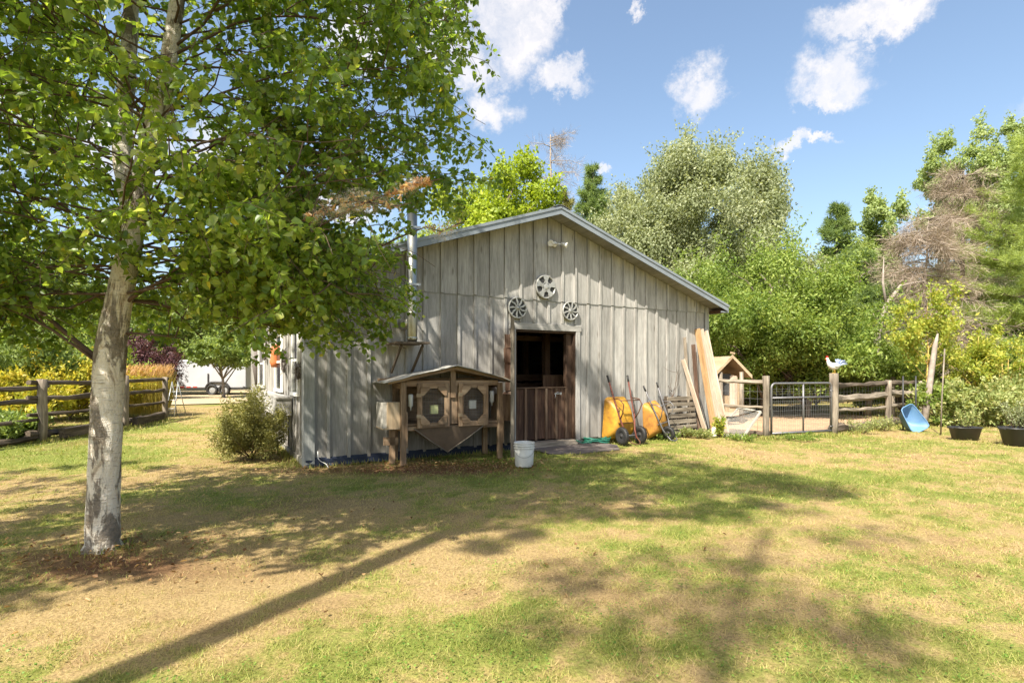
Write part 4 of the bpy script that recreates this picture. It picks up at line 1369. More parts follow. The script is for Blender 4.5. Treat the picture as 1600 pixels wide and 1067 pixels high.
# generic low plant: leaves in tufts
def plant(name, label, cat, c, h, r, ma, n=900, ll=.06, lw=.025, stems=14, group=None, up=.6, stemm=None, rnd_hi=1.0):
    root = thing(name, label, cat, c, group=group)
    mb = MB(); P = []; D = []
    for k in range(stems):
        a = rs.rand() * 6.283; rr = r * math.sqrt(rs.rand()); hh = h * rs.uniform(.6, 1.0)
        b0 = np.array([math.cos(a) * rr * .35, math.sin(a) * rr * .35, 0]); tp2 = np.array([math.cos(a) * rr, math.sin(a) * rr, hh])
        md = (b0 + tp2) / 2 + np.array([0, 0, h * .1])
        ts = np.linspace(0, 1, 6)[:, None]
        line = (1 - ts) ** 2 * b0 + 2 * ts * (1 - ts) * md + ts ** 2 * tp2
        mb.tube([Vector(p) for p in line], [.006 * h + .002 - .0007 * i for i in range(6)], 4)
        k2 = n // stems; u = rs.uniform(.15, 1, k2)[:, None]
        lp = (1 - u) ** 2 * b0 + 2 * u * (1 - u) * md + u ** 2 * tp2
        P.append(lp + rs.normal(0, r * .06, (k2, 3)))
    mb.build('stem', stemm or M['twigbark'], root)
    P = np.concatenate(P); n = len(P); P[:, 2] = np.maximum(P[:, 2], .01)
    D = nrm(rdirs(n) + np.array([0, 0, up]) + P / (r + .01) * .5 * np.array([1, 1, 0]))
    no = nrm(np.cross(D, rdirs(n)))
    V, Fq = leaf_quads(P, D, no, rs.uniform(.6, 1.3, n) * ll, rs.uniform(.7, 1.2, n) * lw)
    np_obj('foliage', V, Fq, rs.rand(n) * rnd_hi, ma, root)
    return root


plant('weed', 'bright yellow-green weed tuft at the foot of the leaning boards', 'plant', wp(8.12, 0, .62), .42, .12, M['yellowleaf'], 500, .09, .03)
plant('weed', 'low green weeds at the foot of the pallet', 'plant', wp(7.55, 0, .42), .22, .3, M['weed'], 700, .05, .02)
for i, (px, py, hh, rr, lab) in enumerate([(1160, 688, .12, .35, 'low weeds under the leaning screen'), (1100, 684, .16, .3, 'low weeds by the foot of the tall boards'), (1250, 687, .1, .5, 'thin weeds along the foot of the metal gate'), (1340, 676, .3, .5, 'leafy weeds at the foot of the rail fence right of the gate'), (1040, 686, .14, .3, 'small weeds by the orange wheelbarrow'), (1375, 672, .3, .4, 'weeds along the fence left of the blue tub')]):
    plant('weed', lab, 'plant', gpt(px, py), hh, rr, M['weed'] if i % 2 else M['shrubleaf'], 700, .05, .02, 20)

# ------------------------------------------------------------------ window screen
A, B = Vector((4.45, 12.0, .01)), Vector((4.66, 11.15, .01))
C, D = Vector((5.16, 11.42, .53)), Vector((5.02, 12.2, .56))
scr = thing('window_screen', 'pale framed insect screen propped on the grass before the pen fence', 'screen', (A + B) / 2)
mb = MB(); nn = (B - A).cross(D - A).normalized()
for (a_, b_) in ((A, B), (B, C), (C, D), (D, A)):
    mb.bar(a_, b_, .045, .03, up=nn)
mb.build('frame', M['plygrey'], scr, world=True)
mb = MB(); mb.add([A, B, C, D], [(0, 1, 2, 3)]); mb.build('mesh_panel', M['screen'], scr, world=True)

# ------------------------------------------------------------------ fences and gate
def rail(mb, p, q, r, sag=.0, seg=8, n=9):
    p, q = Vector(p), Vector(q); pts = []; rr = []
    for i in range(n + 1):
        u = i / n; v = p.lerp(q, u); v.z -= sag * 4 * u * (1 - u)
        v += Vector([random.gauss(0, r * .15) for _ in range(3)]); pts.append(v); rr.append(r * random.uniform(.82, 1.12))
    mb.tube(pts, rr, 7, jit=.2, smooth=False)


def post(mb, q, h, r, lean=(0, 0)):
    pts = [Vector((q[0] + lean[0] * k / 5 + random.gauss(0, r * .06), q[1] + lean[1] * k / 5 + random.gauss(0, r * .06), -.05 + (h + .05) * k / 5)) for k in range(6)]
    mb.tube(pts, [r * random.uniform(.93, 1.08) for _ in pts], 10, jit=.05)


GP0 = gpt(1197, 684); GP1 = gpt(1303, 678.5)
pf = thing('fence', 'rustic rail and wire fence between the barn corner and the metal gate', 'fence', GP0)
mb = MB(); post(mb, GP0, 1.28, .065); mb.build('post', M['greywood'], pf, world=True)
cb = wp(BW + .03, 0, -.15)
mb = MB(); rail(mb, cb + Vector((0, 0, 1.17)), GP0 + Vector((-.02, .03, 1.15)), .045); mb.build('rail', M['greywood'], pf, world=True)
mb = MB(); rail(mb, cb + Vector((0, 0, .66)), GP0 + Vector((-.02, .03, .62)), .03); mb.build('rail', M['greywood'], pf, world=True)
mb = MB(); rail(mb, cb + Vector((0, 0, .08)), GP0 + Vector((-.02, .03, .08)), .04); mb.build('rail', M['darkgrey'], pf, world=True)
mb = MB()
for k in range(10):
    u = k / 9; a_ = cb.lerp(GP0, u); mb.bar(a_ + Vector((0, .04, .05)), a_ + Vector((0, .04, 1.12)), .0035, .0035)
for z in (.2, .35, .5, .8, .95):
    mb.bar(cb + Vector((0, .04, z)), GP0 + Vector((0, .04, z)), .0035, .0035)
mb.build('wire_mesh', M['wire'], pf, world=True)

gate = thing('gate', 'grey tubular metal gate filled with welded wire, closing the pen', 'gate', GP0.lerp(GP1, .5))
ga0 = GP0 + (GP1 - GP0).normalized() * .12; ga1 = GP1 - (GP1 - GP0).normalized() * .10
off = Vector((0, -.03, 0)); ga0 = ga0 + off; ga1 = ga1 + off
gd_ = (ga1 - ga0); gl = gd_.length; gd_.normalize()


def gp(u, z): return ga0 + gd_ * u + Vector((0, 0, z))


mb = MB()
zb_, zt_ = .07, 1.12; cr = .1; pts = []
for (cu, cz, a0) in ((cr, zt_ - cr, math.pi), (gl - cr, zt_ - cr, math.pi / 2)):
    for j in range(6):
        a = a0 - j / 5 * math.pi / 2; pts.append(gp(cu + cr * math.cos(a), cz + cr * math.sin(a)))
mb.tube([gp(0, zb_)] + pts + [gp(gl, zb_)], .022, 10)
mb.tube([gp(0, zb_ + .02), gp(gl, zb_ + .02)], .022, 10)
mb.build('gate_frame', M['gatemetal'], gate, world=True)
mb = MB(); mb.tube([gp(.02, .82), gp(gl - .02, .82)], .018, 8); mb.tube([gp(gl * .52, .09), gp(gl * .52, 1.11)], .018, 8); mb.build_each('crossbar', M['gatemetal'], gate, world=True)
mb = MB()
k = .05
while k < gl - .03:
    mb.bar(gp(k, .1), gp(k, 1.1 if int(k * 20) % 3 == 0 else .82) + Vector((0, .015, 0)), .003, .003); k += .05
k = .15
while k < 1.05:
    mb.bar(gp(0.02, k) + Vector((0, .015, 0)), gp(gl - .02, k) + Vector((0, .015, 0)), .003, .003); k += .10 if k < .82 else .05
mb.build('wire_mesh', M['wire'], gate, world=True)
mb = MB(); mb.tube([gp(-.13, .62), gp(.03, .58), gp(.03, .45), gp(.0, .3)], .008, 6); mb.tube([gp(gl - .03, .18), gp(gl + .1, .2)], .018, 8); mb.tube([gp(gl - .03, .95), gp(gl + .1, .95)], .018, 8)
mb.build_each('hinge_chain', M['gatemetal'], gate, world=True)

FR = [GP1, gpt(1388, 667), gpt(1437, 658)]
rf = thing('fence', 'split rail fence running from the thick gate post behind the blue tub', 'fence', GP1)
for i, (p, h_, r_) in enumerate(zip(FR, (1.33, 1.15, 1.1), (.085, .07, .06))):
    mb = MB(); post(mb, p, h_, r_); mb.build('post', M['greywood'], rf, world=True)
for i in range(2):
    for z, r_, ma in ((1.08, .055, 'darkgrey'), (.80, .085, 'greywood'), (.50, .04, 'greywood'), (.10, .10, 'darkgrey')):
        mb = MB(); rail(mb, FR[i] + Vector((0, .05, z + random.uniform(-.03, .03))), FR[i + 1] + Vector((0, .05, z + random.uniform(-.03, .03))), r_, .02)
        mb.build('rail', M[ma], rf, world=True)
mb = MB()
for i in range(2):
    n_ = 18 if i == 0 else 8
    for k in range(n_ + 1):
        a_ = FR[i].lerp(FR[i + 1], k / n_); mb.bar(a_ + Vector((0, .12, 0)), a_ + Vector((0, .12, 1.05)), .003, .003)
    for z in (.15, .3, .45, .6, .75, .9, 1.04):
        mb.bar(FR[i] + Vector((0, .12, z)), FR[i + 1] + Vector((0, .12, z)), .003, .003)
mb.build('wire_mesh', M['wire'], rf, world=True)
# far fence behind the weeds at right
rf2 = thing('fence', 'grey rail fence half hidden by weeds at the far right', 'fence', (14, 17.0, 0))
Fp = [Vector((11.2, 16.2, 0)), Vector((13.8, 16.4, 0)), Vector((16.6, 16.8, 0)), Vector((19.5, 17, 0))]
for p in Fp:
    mb = MB(); post(mb, p, 1.2, .07); mb.build('post', M['greywood'], rf2, world=True)
for i in range(3):
    for z in (1.05, .7, .35):
        mb = MB(); rail(mb, Fp[i] + Vector((0, 0, z)), Fp[i + 1] + Vector((0, 0, z + random.uniform(-.05, .05))), .055); mb.build('rail', M['greywood'], rf2, world=True)

# left split rail fence
LF = [Vector((-9.35, 8.3, 0)), gpt(66, 689), gpt(196, 668), gpt(258, 655)]
lf = thing('fence', 'old split rail fence with grey posts along the left edge of the lawn', 'fence', LF[1])
for p, h_, r_ in zip(LF, (1.25, 1.22, 1.27, 1.2), (.08, .08, .075, .07)):
    mb = MB(); post(mb, p, h_, r_); mb.build('post', M['greywood'], lf, world=True)
for i in range(3):
    for z, r_ in ((1.13, .05), (.86, .052), (.52, .038), (.14, .065)):
        mb = MB(); dz = -.08 if i == 0 else 0
        rail(mb, LF[i] + Vector((-.06, -.25, z + dz + random.uniform(-.03, .03))), LF[i + 1] + Vector((-.06, .2, z + dz + random.uniform(-.03, .03))), r_, .02)
        mb.build('rail', M['darkgrey'], lf, world=True)
# raised bed timbers behind
bt = thing('garden_bed_edging', 'low weathered timber edging of the garden bed behind the left fence', 'edging', LF[2])
for (a_, b_) in ((LF[1] + Vector((.15, .3, .12)), LF[2] + Vector((.05, -.3, .12))), (LF[2] + Vector((.1, .2, .12)), LF[3] + Vector((.1, -.3, .10)))):
    mb = MB(); mb.bar(a_, b_, .14, .2, jit=.01); mb.build('timber', M['darkgrey'], bt, bevel=.01, world=True)
# white frame beside the third post
mb = MB(); q = gpt(266, 652)
for dx in (-.16, .12):
    mb.tube([q + Vector((dx, 0, 0)), q + Vector((dx * .6, .25, 1.05))], .012, 6)
    mb.tube([q + Vector((dx, .6, 0)), q + Vector((dx * .6, .25, 1.05))], .012, 6)
for z in (.25, .5, .75):
    mb.tube([q + Vector((-.15, .06 + z * .22, z)), q + Vector((.11, .06 + z * .22, z))], .01, 6)
tag(mb.build('stepladder', M['metal']), 'small pale metal stepladder standing beyond the last left fence post', 'ladder')

# ------------------------------------------------------------------ rooster figure on the gate post
rq = Vector((GP1.x, GP1.y, 1.33))
ro_ = thing('rooster_figure', 'white rooster figure with a blue tail on the thick gate post', 'figurine', rq)
ctl = [((.12, 0, .17), .035), ((.06, 0, .155), .065), ((.0, 0, .15), .078), ((-.06, 0, .165), .072), ((-.10, 0, .20), .052), ((-.125, 0, .25), .036), ((-.135, 0, .29), .028), ((-.145, 0, .315), .027), ((-.15, 0, .335), .016)]
mb = MB(); mb.tube([c for c, _ in ctl], [r for _, r in ctl], 14); mb.build('body', M['roosterw'], ro_)
mb = MB()
for k in range(9):
    a = math.radians(12 + k * 13); L_ = .15 + .02 * math.sin(k)
    pts = [Vector((.10, (k % 3 - 1) * .012, .17)), Vector((.10 + math.cos(a) * L_ * .6, (k % 3 - 1) * .02, .17 + math.sin(a) * L_ * .75)), Vector((.10 + math.cos(a) * L_ + .03, (k % 3 - 1) * .03, .17 + math.sin(a) * L_ * .9))]
    mb.tube(pts, [.012, .020, .006], 6)
mb.build('tail', M['roosterb'], ro_)
mb = MB()
mb.prism([(-.125, -.005, .335), (-.17, -.005, .335), (-.175, -.005, .375), (-.16, -.005, .355), (-.15, -.005, .385), (-.14, -.005, .358), (-.125, -.005, .378)], (0, .01, 0))
mb.tube([(-.165, 0, .30), (-.17, 0, .275)], [.012, .008], 6); mb.build('comb', M['roosterr'], ro_)
mb = MB(); mb.tube([(-.168, 0, .318), (-.205, 0, .31)], [.011, .001], 6)
mb.build('beak', M['beak'], ro_)
mb = MB()
for s in (-1, 1):
    mb.tube([(.0, s * .03, .10), (.005, s * .03, .005)], .006, 6)
    for dx, dy in ((-.04, 0), (-.03, .02), (-.03, -.02), (.02, 0)):
        mb.tube([(.005, s * .03, .006), (.005 + dx, s * .03 + dy, .004)], .004, 5)
mb.build('leg', M['beak'], ro_)
mb = MB(); mb.tube([(-.05, -.062, .18), (.02, -.078, .16), (.09, -.055, .165)], [.02, .034, .008], 8); mb.build('wing', M['roosterw'], ro_)

# ------------------------------------------------------------------ coop in the pen
cq = ppt(1135, 578, 14.3); cq.z = 0
coop = thing('chicken_coop', 'small gabled wooden coop inside the pen', 'coop', cq, math.radians(12))
mb = MB()
for k in range(5): mb.bx(-.36 + k * .145, -.36 + k * .145 + .14, .0, .02, .3, 1.15 + (.0 if k in (0, 4) else .12))
mb.bx(-.38, -.36, .0, .9, .3, 1.15); mb.bx(.36, .38, 0, .9, .3, 1.15); mb.bx(-.36, .36, .88, .9, .3, 1.15)
mb.build('wall', M['plywood'], coop)
mb = MB()
for s in (-1, 1):
    for k in range(6):
        a0, a1 = k / 6, (k + 1) / 6; w = .56; hgt = .52
        x0, x1 = s * w * a0, s * w * a1 - s * .004
        mb.prism([(x0, -.25, 1.72 - hgt * a0), (x1, -.25, 1.72 - hgt * a1), (x1, 1.0, 1.72 - hgt * a1), (x0, 1.0, 1.72 - hgt * a0)], (0, 0, .035), gc=1)
    mb.prism([(0, -.26, 1.70), (s * .56, -.26, 1.17), (s * .56, -.26, 1.27), (0, -.26, 1.79)], (0, -.02, 0), gc=0)
mb.box((0, -.27, 1.83), (.13, .03, .05), Matrix.Rotation(.2, 3, 'Y'))
mb.build('roof', M['plywood'], coop, bevel=.003)
for (x_, y_) in ((-.3, -.2), (.3, -.2), (-.36, .86), (.36, .86)):
    mb = MB(); mb.tube([(x_, y_, 0), (x_ + .01, y_, .7), (x_, y_, 1.35 if y_ < 0 else 1.1)], [.06, .055, .05], 10, jit=.05); mb.build('leg', M['greywood'], coop)
mb = MB(); mb.bx(-.3, .12, -.012, -.001, .75, 1.3); mb.build('opening_shade_panel', M['gap_shade'], coop)  # dark plate on the boards, its colour stands for the shade inside
mb = MB(); mb.bx(-.36, .36, -.02, .0, .2, .3); mb.bx(.08, .30, -.03, -.013, .45, 1.25, rnd=.9); mb.build('trim', M['newwood'], coop)

# ------------------------------------------------------------------ blue tub, stakes, stick, black tubs
q = gpt(1428, 674)
tb = thing('blue_tub', 'light blue plastic barrow tub tipped on its side by the fence', 'tub', q)
n3 = Vector((.06, -.95, .28)).normalized(); y3 = Vector((-.42, 0, 1.0)); y3 = (y3 - n3 * y3.dot(n3)).normalized(); x3 = y3.cross(n3)
R3 = Matrix((x3, y3, n3)).transposed()
mb = MB(); rings = []
for (w_, l_, z_) in ((.31, .21, 0), (.29, .195, -.015), (.17, .095, -.27), (.01, .01, -.275)):
    ring = []
    for k in range(24):
        a = 2 * math.pi * k / 24; ca, sa = math.cos(a), math.sin(a); p_ = 7.0
        rr = (abs(ca) ** p_ + abs(sa) ** p_) ** (-1 / p_)
        tap = 1.0 - .18 * (sa * rr)
        ring.append(R3 @ Vector((l_ * ca * rr * tap, w_ * sa * rr, z_)) + Vector((.02, .02, .30)))
    rings.append(ring)
vs = [p for r in rings for p in r]; fs = []
for i in range(3):
    for k in range(24): fs.append((i * 24 + k, i * 24 + (k + 1) % 24, (i + 1) * 24 + (k + 1) % 24, (i + 1) * 24 + k))
mb.add(vs, fs, smooth=True); bo = mb.build('tub_shell', M['blue'], tb)
s3 = bo.modifiers.new('solid', 'SOLIDIFY'); s3.thickness = .012
mb = MB(); mb.tube(rings[0], .012, 6, closed=True); mb.build('tub_rim', M['blue'], tb)
for i, (px, lab) in enumerate(((1411, 'left one of two black metal stakes behind the blue tub'), (1431, 'right one of two black metal stakes behind the blue tub'))):
    p = ppt(px, HY, 12.9); p.z = 0; mb = MB(); mb.tube([p, p + Vector((0, 0, 1.26))], .018, 6)
    tag(mb.build('stake', M['blackplastic']), lab, 'stake', 'black metal stakes by the fence')
mb = MB(); p = gpt(1470, 679); mb.tube([p, p + Vector((.02, 0, .7)), ppt(1476, 545, p.y)], .014, 6)
tag(mb.build('pole', M['greywood']), 'thin grey pole stuck in the ground left of the smaller black tub', 'pole')


def tub(px, py, w, h, lab):
    q = gpt(px, py); root = thing('planter_tub', lab, 'planter', q, group='black plastic planter tubs')
    mb = MB(); prof = [(0, 0), (.36, 0), (.40, .02), (.5, .86), (.52, .88), (.54, .9), (.54, .97), (.50, .98), (.47, .9), (.45, .86), (0, .86)]
    vs = []; fs = []; n = 28
    for (r_, z_) in prof:
        for k in range(n):
            a = 2 * math.pi * k / n; ca, sa = math.cos(a), math.sin(a); rr = (abs(ca) ** 3 + abs(sa) ** 3) ** (-1 / 3)
            vs.append((r_ * w * ca * rr, r_ * w * .7 * sa * rr, z_ * h))
    for i in range(len(prof) - 1):
        for k in range(n): fs.append((i * n + k, i * n + (k + 1) % n, (i + 1) * n + (k + 1) % n, (i + 1) * n + k))
    mb.add(vs, fs, smooth=True); mb.build('tub_shell', M['blackplastic'], root)
    mb = MB()
    for s in (-1, 1): mb.box((s * w * .54, 0, h * .9), (.05, .14, .03))
    mb.build_each('handle', M['blackplastic'], root, bevel=.005)
    mb = MB(); mb.lathe([(0, .87 * h), (.36 * w, .865 * h)], (0, 0, 0), 20); mb.build('soil', M['soil'], root)
    return q


tq1 = tub(1508, 686, .54, .26, 'smaller black plastic planter tub at the right edge of the lawn')
tq2 = tub(1596, 695, .66, .34, 'larger black plastic planter tub cut by the right edge of the picture')
plant('tub_plant', 'sparse green plant growing in the smaller black tub', 'plant', tq1 + Vector((0, 0, .22)), .5, .3, M['weed'], 500, .06, .022, 12)
plant('tub_plant', 'bushy silver-green plant growing in the larger black tub', 'plant', tq2 + Vector((0, 0, .29)), .55, .42, M['silver_leaf'], 1700, .045, .02, 26)

# ------------------------------------------------------------------ bush beside the barn
BUSH = Vector((-4.08, 8.62, 0))

# ------------------------------------------------------------------ trailer
tq = Vector((-16.6, 30.2, 0))
trl = thing('enclosed_trailer', 'white enclosed two-axle trailer parked beyond the lawn', 'trailer', tq, math.radians(3))
mb = MB()
mb.prism([(-1.55, 0, .42), (1.95, 0, .42), (1.95, 0, 1.95), (-1.55, 0, 1.95), (-2.15, 0, 1.35), (-1.95, 0, 1.0)], (0, 2.0, 0)); mb.build('body', M['trailer'], trl, bevel=.04)
mb = MB()
for k in range(4): mb.bx(-1.9 + k * .34, -1.68 + k * .34, -.012, -.002, .44, .50)
mb.build('reflector_strip', M['tape'], trl)
mb = MB(); mb.bx(-2.0, 1.95, -.02, 2.02, .36, .43); mb.bar((-2.0, 1.0, .4), (-2.9, 1.0, .4), .1, .08); mb.bx(-.1, -.02, -.03, -.012, .5, 1.2)
mb.build('chassis', M['blackplastic'], trl)
mb = MB(); mb.tube([(.25 + math.cos(a) * .42 + .42 * (1 if a < math.pi / 2 else 0), -.08, .36 + math.sin(a) * .38) for a in np.linspace(math.pi, 0, 14)], .05, 6); mb.build('fender', M['blackplastic'], trl)
RXm = Matrix.Rotation(math.radians(90), 3, 'X')
for xw in (.15, .80):
    mb = MB(); mb.lathe([(.17, .0), (.2, .09), (.28, .1), (.31, .06), (.31, -.06), (.28, -.1), (.17, -.1)], (xw, .0, .31), 24, RXm); w_ = mb.build('wheel', M['black'], trl)
    mb = MB(); mb.lathe([(0, .05), (.17, .03)], (xw, 0, .31), 20, RXm); mb.build('hub', M['metal'], w_)

# ------------------------------------------------------------------ trees
def clump_cloud(r, C, R, per, flat=.75, up=.35):
    """leaf positions and normals around clump centres"""
    n = len(C) * per
    idx = np.repeat(np.arange(len(C)), per)
    u = rdirs(n, r); rad = r.rand(n) ** .45
    P = C[idx] + u * (R[idx] * rad)[:, None] * np.array([1, 1, flat])
    N = nrm(u * .8 + r.normal(0, .55, (n, 3)) + np.array([0, 0, up]))
    return P, N, idx


def broad_tree(name, label, cat, base, h, rad, z0, ma, seed, nclump=70, per=420, ll=.13, lw=.075, trunk_r=.12, barkm=None, cr=.28,
               sprays=5, group=None, centre=(0, 0), squash=.6, spray_up=.8, spl=1.5, hang=0.0, boxy=1.0):
    r = np.random.RandomState(seed)
    root = thing(name, label, cat, base, group=group)
    H = h - z0
    # clump centres in an uneven envelope
    C = []; R = []
    lob = [(r.rand() * 6.28, r.uniform(.75, 1.15)) for _ in range(7)]
    while len(C) < nclump:
        u = rdirs(1, r)[0]; q = r.rand() ** squash
        if boxy != 1.0: u[2] = np.sign(u[2]) * abs(u[2]) ** boxy
        az = math.atan2(u[1], u[0])
        k = 1.0 + .16 * math.sin(2.3 * az + lob[0][0]) + .12 * math.sin(4.1 * az + lob[1][0] + 2.5 * u[2])
        p = np.array([u[0] * rad * k * q + centre[0] * (u[2] * .5 + .5), u[1] * rad * k * q + centre[1] * (u[2] * .5 + .5), z0 + H * (.45 + .52 * u[2] * q)])
        if u[2] < -.2: p[2] += .1 * H
        rr_ = rad * cr * r.uniform(.65, 1.25)
        p[2] = min(p[2], h - rr_ * .95); C.append(p); R.append(rr_)
    C = np.array(C); R = np.array(R)
    P, N, idx = clump_cloud(r, C, R, per, .8)
    tone = r.rand(len(C))
    rn = np.clip(.5 + (tone[idx] - .5) * .45 + r.normal(0, .17, len(P)), 0, 1)
    D = nrm(np.cross(N, rdirs(len(P), r)) + np.array([0, 0, -.35 - hang]))
    # sprays: shoots that leave the clumps and break the outline
    if sprays:
        ns = len(C) * sprays; si = np.repeat(np.arange(len(C)), sprays); k = 16
        out = C[si] - np.array([0, 0, z0 + H * .35]); d = nrm(nrm(out) * .8 + rdirs(ns, r) * .7 + np.array([0, 0, spray_up]))
        s0 = C[si] + d * (R[si] * .3)[:, None]; L = R[si] * r.uniform(.7, spl, ns)
        uu = np.tile(np.linspace(.15, 1, k), ns); d2 = np.repeat(d, k, 0)
        SP = np.repeat(s0, k, 0) + d2 * (np.repeat(L, k) * uu)[:, None] + r.normal(0, ll * .45, (ns * k, 3)) - np.array([0, 0, 1]) * (uu ** 2 * np.repeat(L, k) * .25 * hang)[:, None]
        SD = nrm(d2 * .6 + rdirs(ns * k, r)); SN = nrm(np.cross(SD, rdirs(ns * k, r)) + np.array([0, 0, .3]))
        P = np.concatenate([P, SP]); D = np.concatenate([D, SD]); N = np.concatenate([N, SN])
        rn = np.concatenate([rn, np.clip(r.normal(.6, .2, ns * k), 0, 1)])
    keep = P[:, 2] > .05
    P, D, N, rn = P[keep], D[keep], N[keep], rn[keep]
    N = nrm(N - D * (N * D).sum(1, keepdims=True))
    n = len(P)
    V, Fq = leaf_quads(P, D, N, ll * r.uniform(.6, 1.3, n), lw * r.uniform(.6, 1.3, n), .12)
    np_obj('crown', V, Fq, rn, ma, root)
    # trunk and limbs
    mb = MB(); random.seed(seed)
    tp3 = Vector((centre[0] * .6, centre[1] * .6, z0 + H * .8)); pts = [Vector((0, 0, -.1)).lerp(tp3, i / 8) + Vector((random.gauss(0, .04) * i * trunk_r * 4, random.gauss(0, .04) * i * trunk_r * 4, 0)) for i in range(9)]
    mb.tube(pts, [trunk_r * (1.25 if i == 0 else 1) * (1 - .85 * i / 8) for i in range(9)], 10, jit=.05)
    for j in r.choice(len(C), min(len(C), 34), replace=False):
        c = Vector(C[j]); i0 = min(7, max(1, int(8 * max(.12, (c.z - .9 * math.hypot(c.x, c.y) * .8) / (tp3.z)))))
        a = pts[i0]; md = a.lerp(c, .5) + Vector((random.gauss(0, .12), random.gauss(0, .12), .12 * (c - a).length))
        rr = trunk_r * (1 - .85 * i0 / 8) * .5
        mb.tube([a, a.lerp(md, .55), md, md.lerp(c, .5), c], [rr, rr * .8, rr * .6, rr * .4, rr * .15], 5)
    mb.build('trunk', barkm or M['bark'], root)
    return root


def needle_tree(name, label, cat, base, h, rad, ma, seed, whorl=.45, zlow=.12, tuft=.17, nwid=.022, per=18, trunk_r=.14, group=None, droop=-.1, barkm=None, dens=7, taper=.8, density=1.0, lean=(0, 0), crooked=.0):
    r = np.random.RandomState(seed); random.seed(seed)
    root = thing(name, label, cat, base, group=group)
    mb = MB(); npt = 12
    tr = [Vector((lean[0] * (i / npt) + random.gauss(0, crooked) * i / npt, lean[1] * (i / npt), -.1 + (h + .1) * i / npt)) for i in range(npt + 1)]
    mb.tube(tr, [trunk_r * (1 - .93 * i / npt) for i in range(npt + 1)], 10, jit=.04)
    T = []; TD = []
    z = h * zlow
    while z < h * .985:
        f = (z - h * zlow) / (h * (1 - zlow)); L0 = rad * (1 - f) ** taper * (.55 + .45 * min(1, f * 5 + .3))
        nb = dens if f < .85 else 4
        for k in range(nb):
            if r.rand() > density: continue
            az = r.rand() * 6.283; L = L0 * r.uniform(.55, 1.15) + .12
            zz = z + r.uniform(-.15, .15)
            i_ = zz / h * npt; ti = tr[min(npt, int(i_))].lerp(tr[min(npt, int(i_) + 1)], i_ - int(i_)) if i_ < npt else tr[-1]
            b0 = Vector((ti.x, ti.y, zz)); d = Vector((math.cos(az), math.sin(az), 0))
            el = droop + .45 * f
            pts = [b0 + d * L * s + Vector((0, 0, L * (el * s + .22 * s * s))) for s in (0, .3, .55, .8, 1)]
            mb.tube(pts, [trunk_r * .3 * (1 - f * .6) * q for q in (1, .7, .5, .3, .12)], 4)
            m_ = max(4, int(L * 9))
            for s in np.linspace(.25, 1, m_):
                p = b0 + d * L * s + Vector((0, 0, L * (el * s + .22 * s * s)))
                side = Vector((-d.y, d.x, 0))
                wdt = L * .30 * math.sin(min(1, (1.12 - s) * 1.3) * math.pi / 2 * 1.0)
                for _ in range(3):
                    o_ = r.uniform(-1, 1)
                    T.append(p + side * o_ * wdt + Vector((0, 0, r.uniform(-.04, .07)))); TD.append(d * .7 + side * o_ * .7 + Vector((0, 0, .45)))
        z += whorl * (1 - .45 * f)
    T = np.array([tuple(v) for v in T]); TD = nrm(np.array([tuple(v) for v in TD]))
    n = len(T) * per; idx = np.repeat(np.arange(len(T)), per)
    D = nrm(TD[idx] * .55 + rdirs(n, r) * .75); N = nrm(np.cross(D, rdirs(n, r)))
    rn = np.clip(.5 + (r.rand(len(T))[idx] - .5) * .5 + r.normal(0, .15, n), 0, 1)
    V, Fq = leaf_quads(T[idx] + r.normal(0, tuft * .25, (n, 3)), D, N, tuft * r.uniform(.7, 1.3, n), nwid, 0)
    np_obj('crown', V, Fq, rn, ma, root)
    mb.build('trunk', barkm or M['bark'], root)
    return root


def dead_conifer(name, label, base, h, rad, seed, zlow=.3, lean=(0, 0), nb=90, twl=.55, tw_n=26, group=None, taper=.7, drooping=-.15, ma=None):
    r = np.random.RandomState(seed); random.seed(seed)
    root = thing(name, label, 'dead tree', base, group=group)
    mb = MB(); tr = [Vector((lean[0] * (i / 10) ** 1.3, lean[1] * i / 10, -.1 + h * i / 10)) + Vector((random.gauss(0, .05), 0, 0)) for i in range(11)]
    mb.tube(tr, [.13 * (1 - .9 * i / 10) * h / 8 for i in range(11)], 8)
    P = []; D = []
    for b_ in range(nb):
        f = r.rand() ** .8; z = h * (zlow + (1 - zlow) * f); az = r.rand() * 6.283
        L = rad * (1 - f * .8) ** taper * r.uniform(.5, 1.15)
        i_ = min(9, int(z / h * 10)); b0 = tr[i_].lerp(tr[i_ + 1], z / h * 10 - i_)
        d = Vector((math.cos(az), math.sin(az), 0)); el = r.uniform(-.1, .45); pts = []
        for s in np.linspace(0, 1, 7):
            pts.append(b0 + d * L * s + Vector((0, 0, L * (el * s + (drooping - el * .6) * s * s))) + Vector([random.gauss(0, .03 * L) for _ in range(3)]) * s)
        mb.tube(pts, [.028 * q for q in (1, .8, .65, .5, .35, .22, .1)], 4)
        for s in np.linspace(.2, 1, tw_n):
            i2 = min(5, int(s * 6)); p = pts[i2].lerp(pts[i2 + 1], s * 6 - i2)
            for _ in range(5):
                P.append(tuple(p)); D.append(tuple(d * .55 + Vector([random.gauss(0, .6) for _ in range(3)]) + Vector((0, 0, -.25))))
    mb.build('trunk', ma or M['deadbark'], root)
    P = np.array(P); D = nrm(np.array(D)); L = twl * r.uniform(.4, 1.2, len(P))
    # each twig forks into three
    P2 = np.concatenate([P, P + D * L[:, None] * .35, P + D * L[:, None] * .6]); D2 = np.concatenate([D, nrm(D + rdirs(len(P), r) * .6), nrm(D + rdirs(len(P), r) * .6)])
    L2 = np.concatenate([L, L * .6, L * .45]); N = nrm(np.cross(D2, rdirs(len(P2), r)))
    V, Fq = leaf_quads(P2, D2, N, L2, .009, 0)
    np_obj('twigs', V, Fq, r.rand(len(P2)), M['deadneedle'], root)
    return root


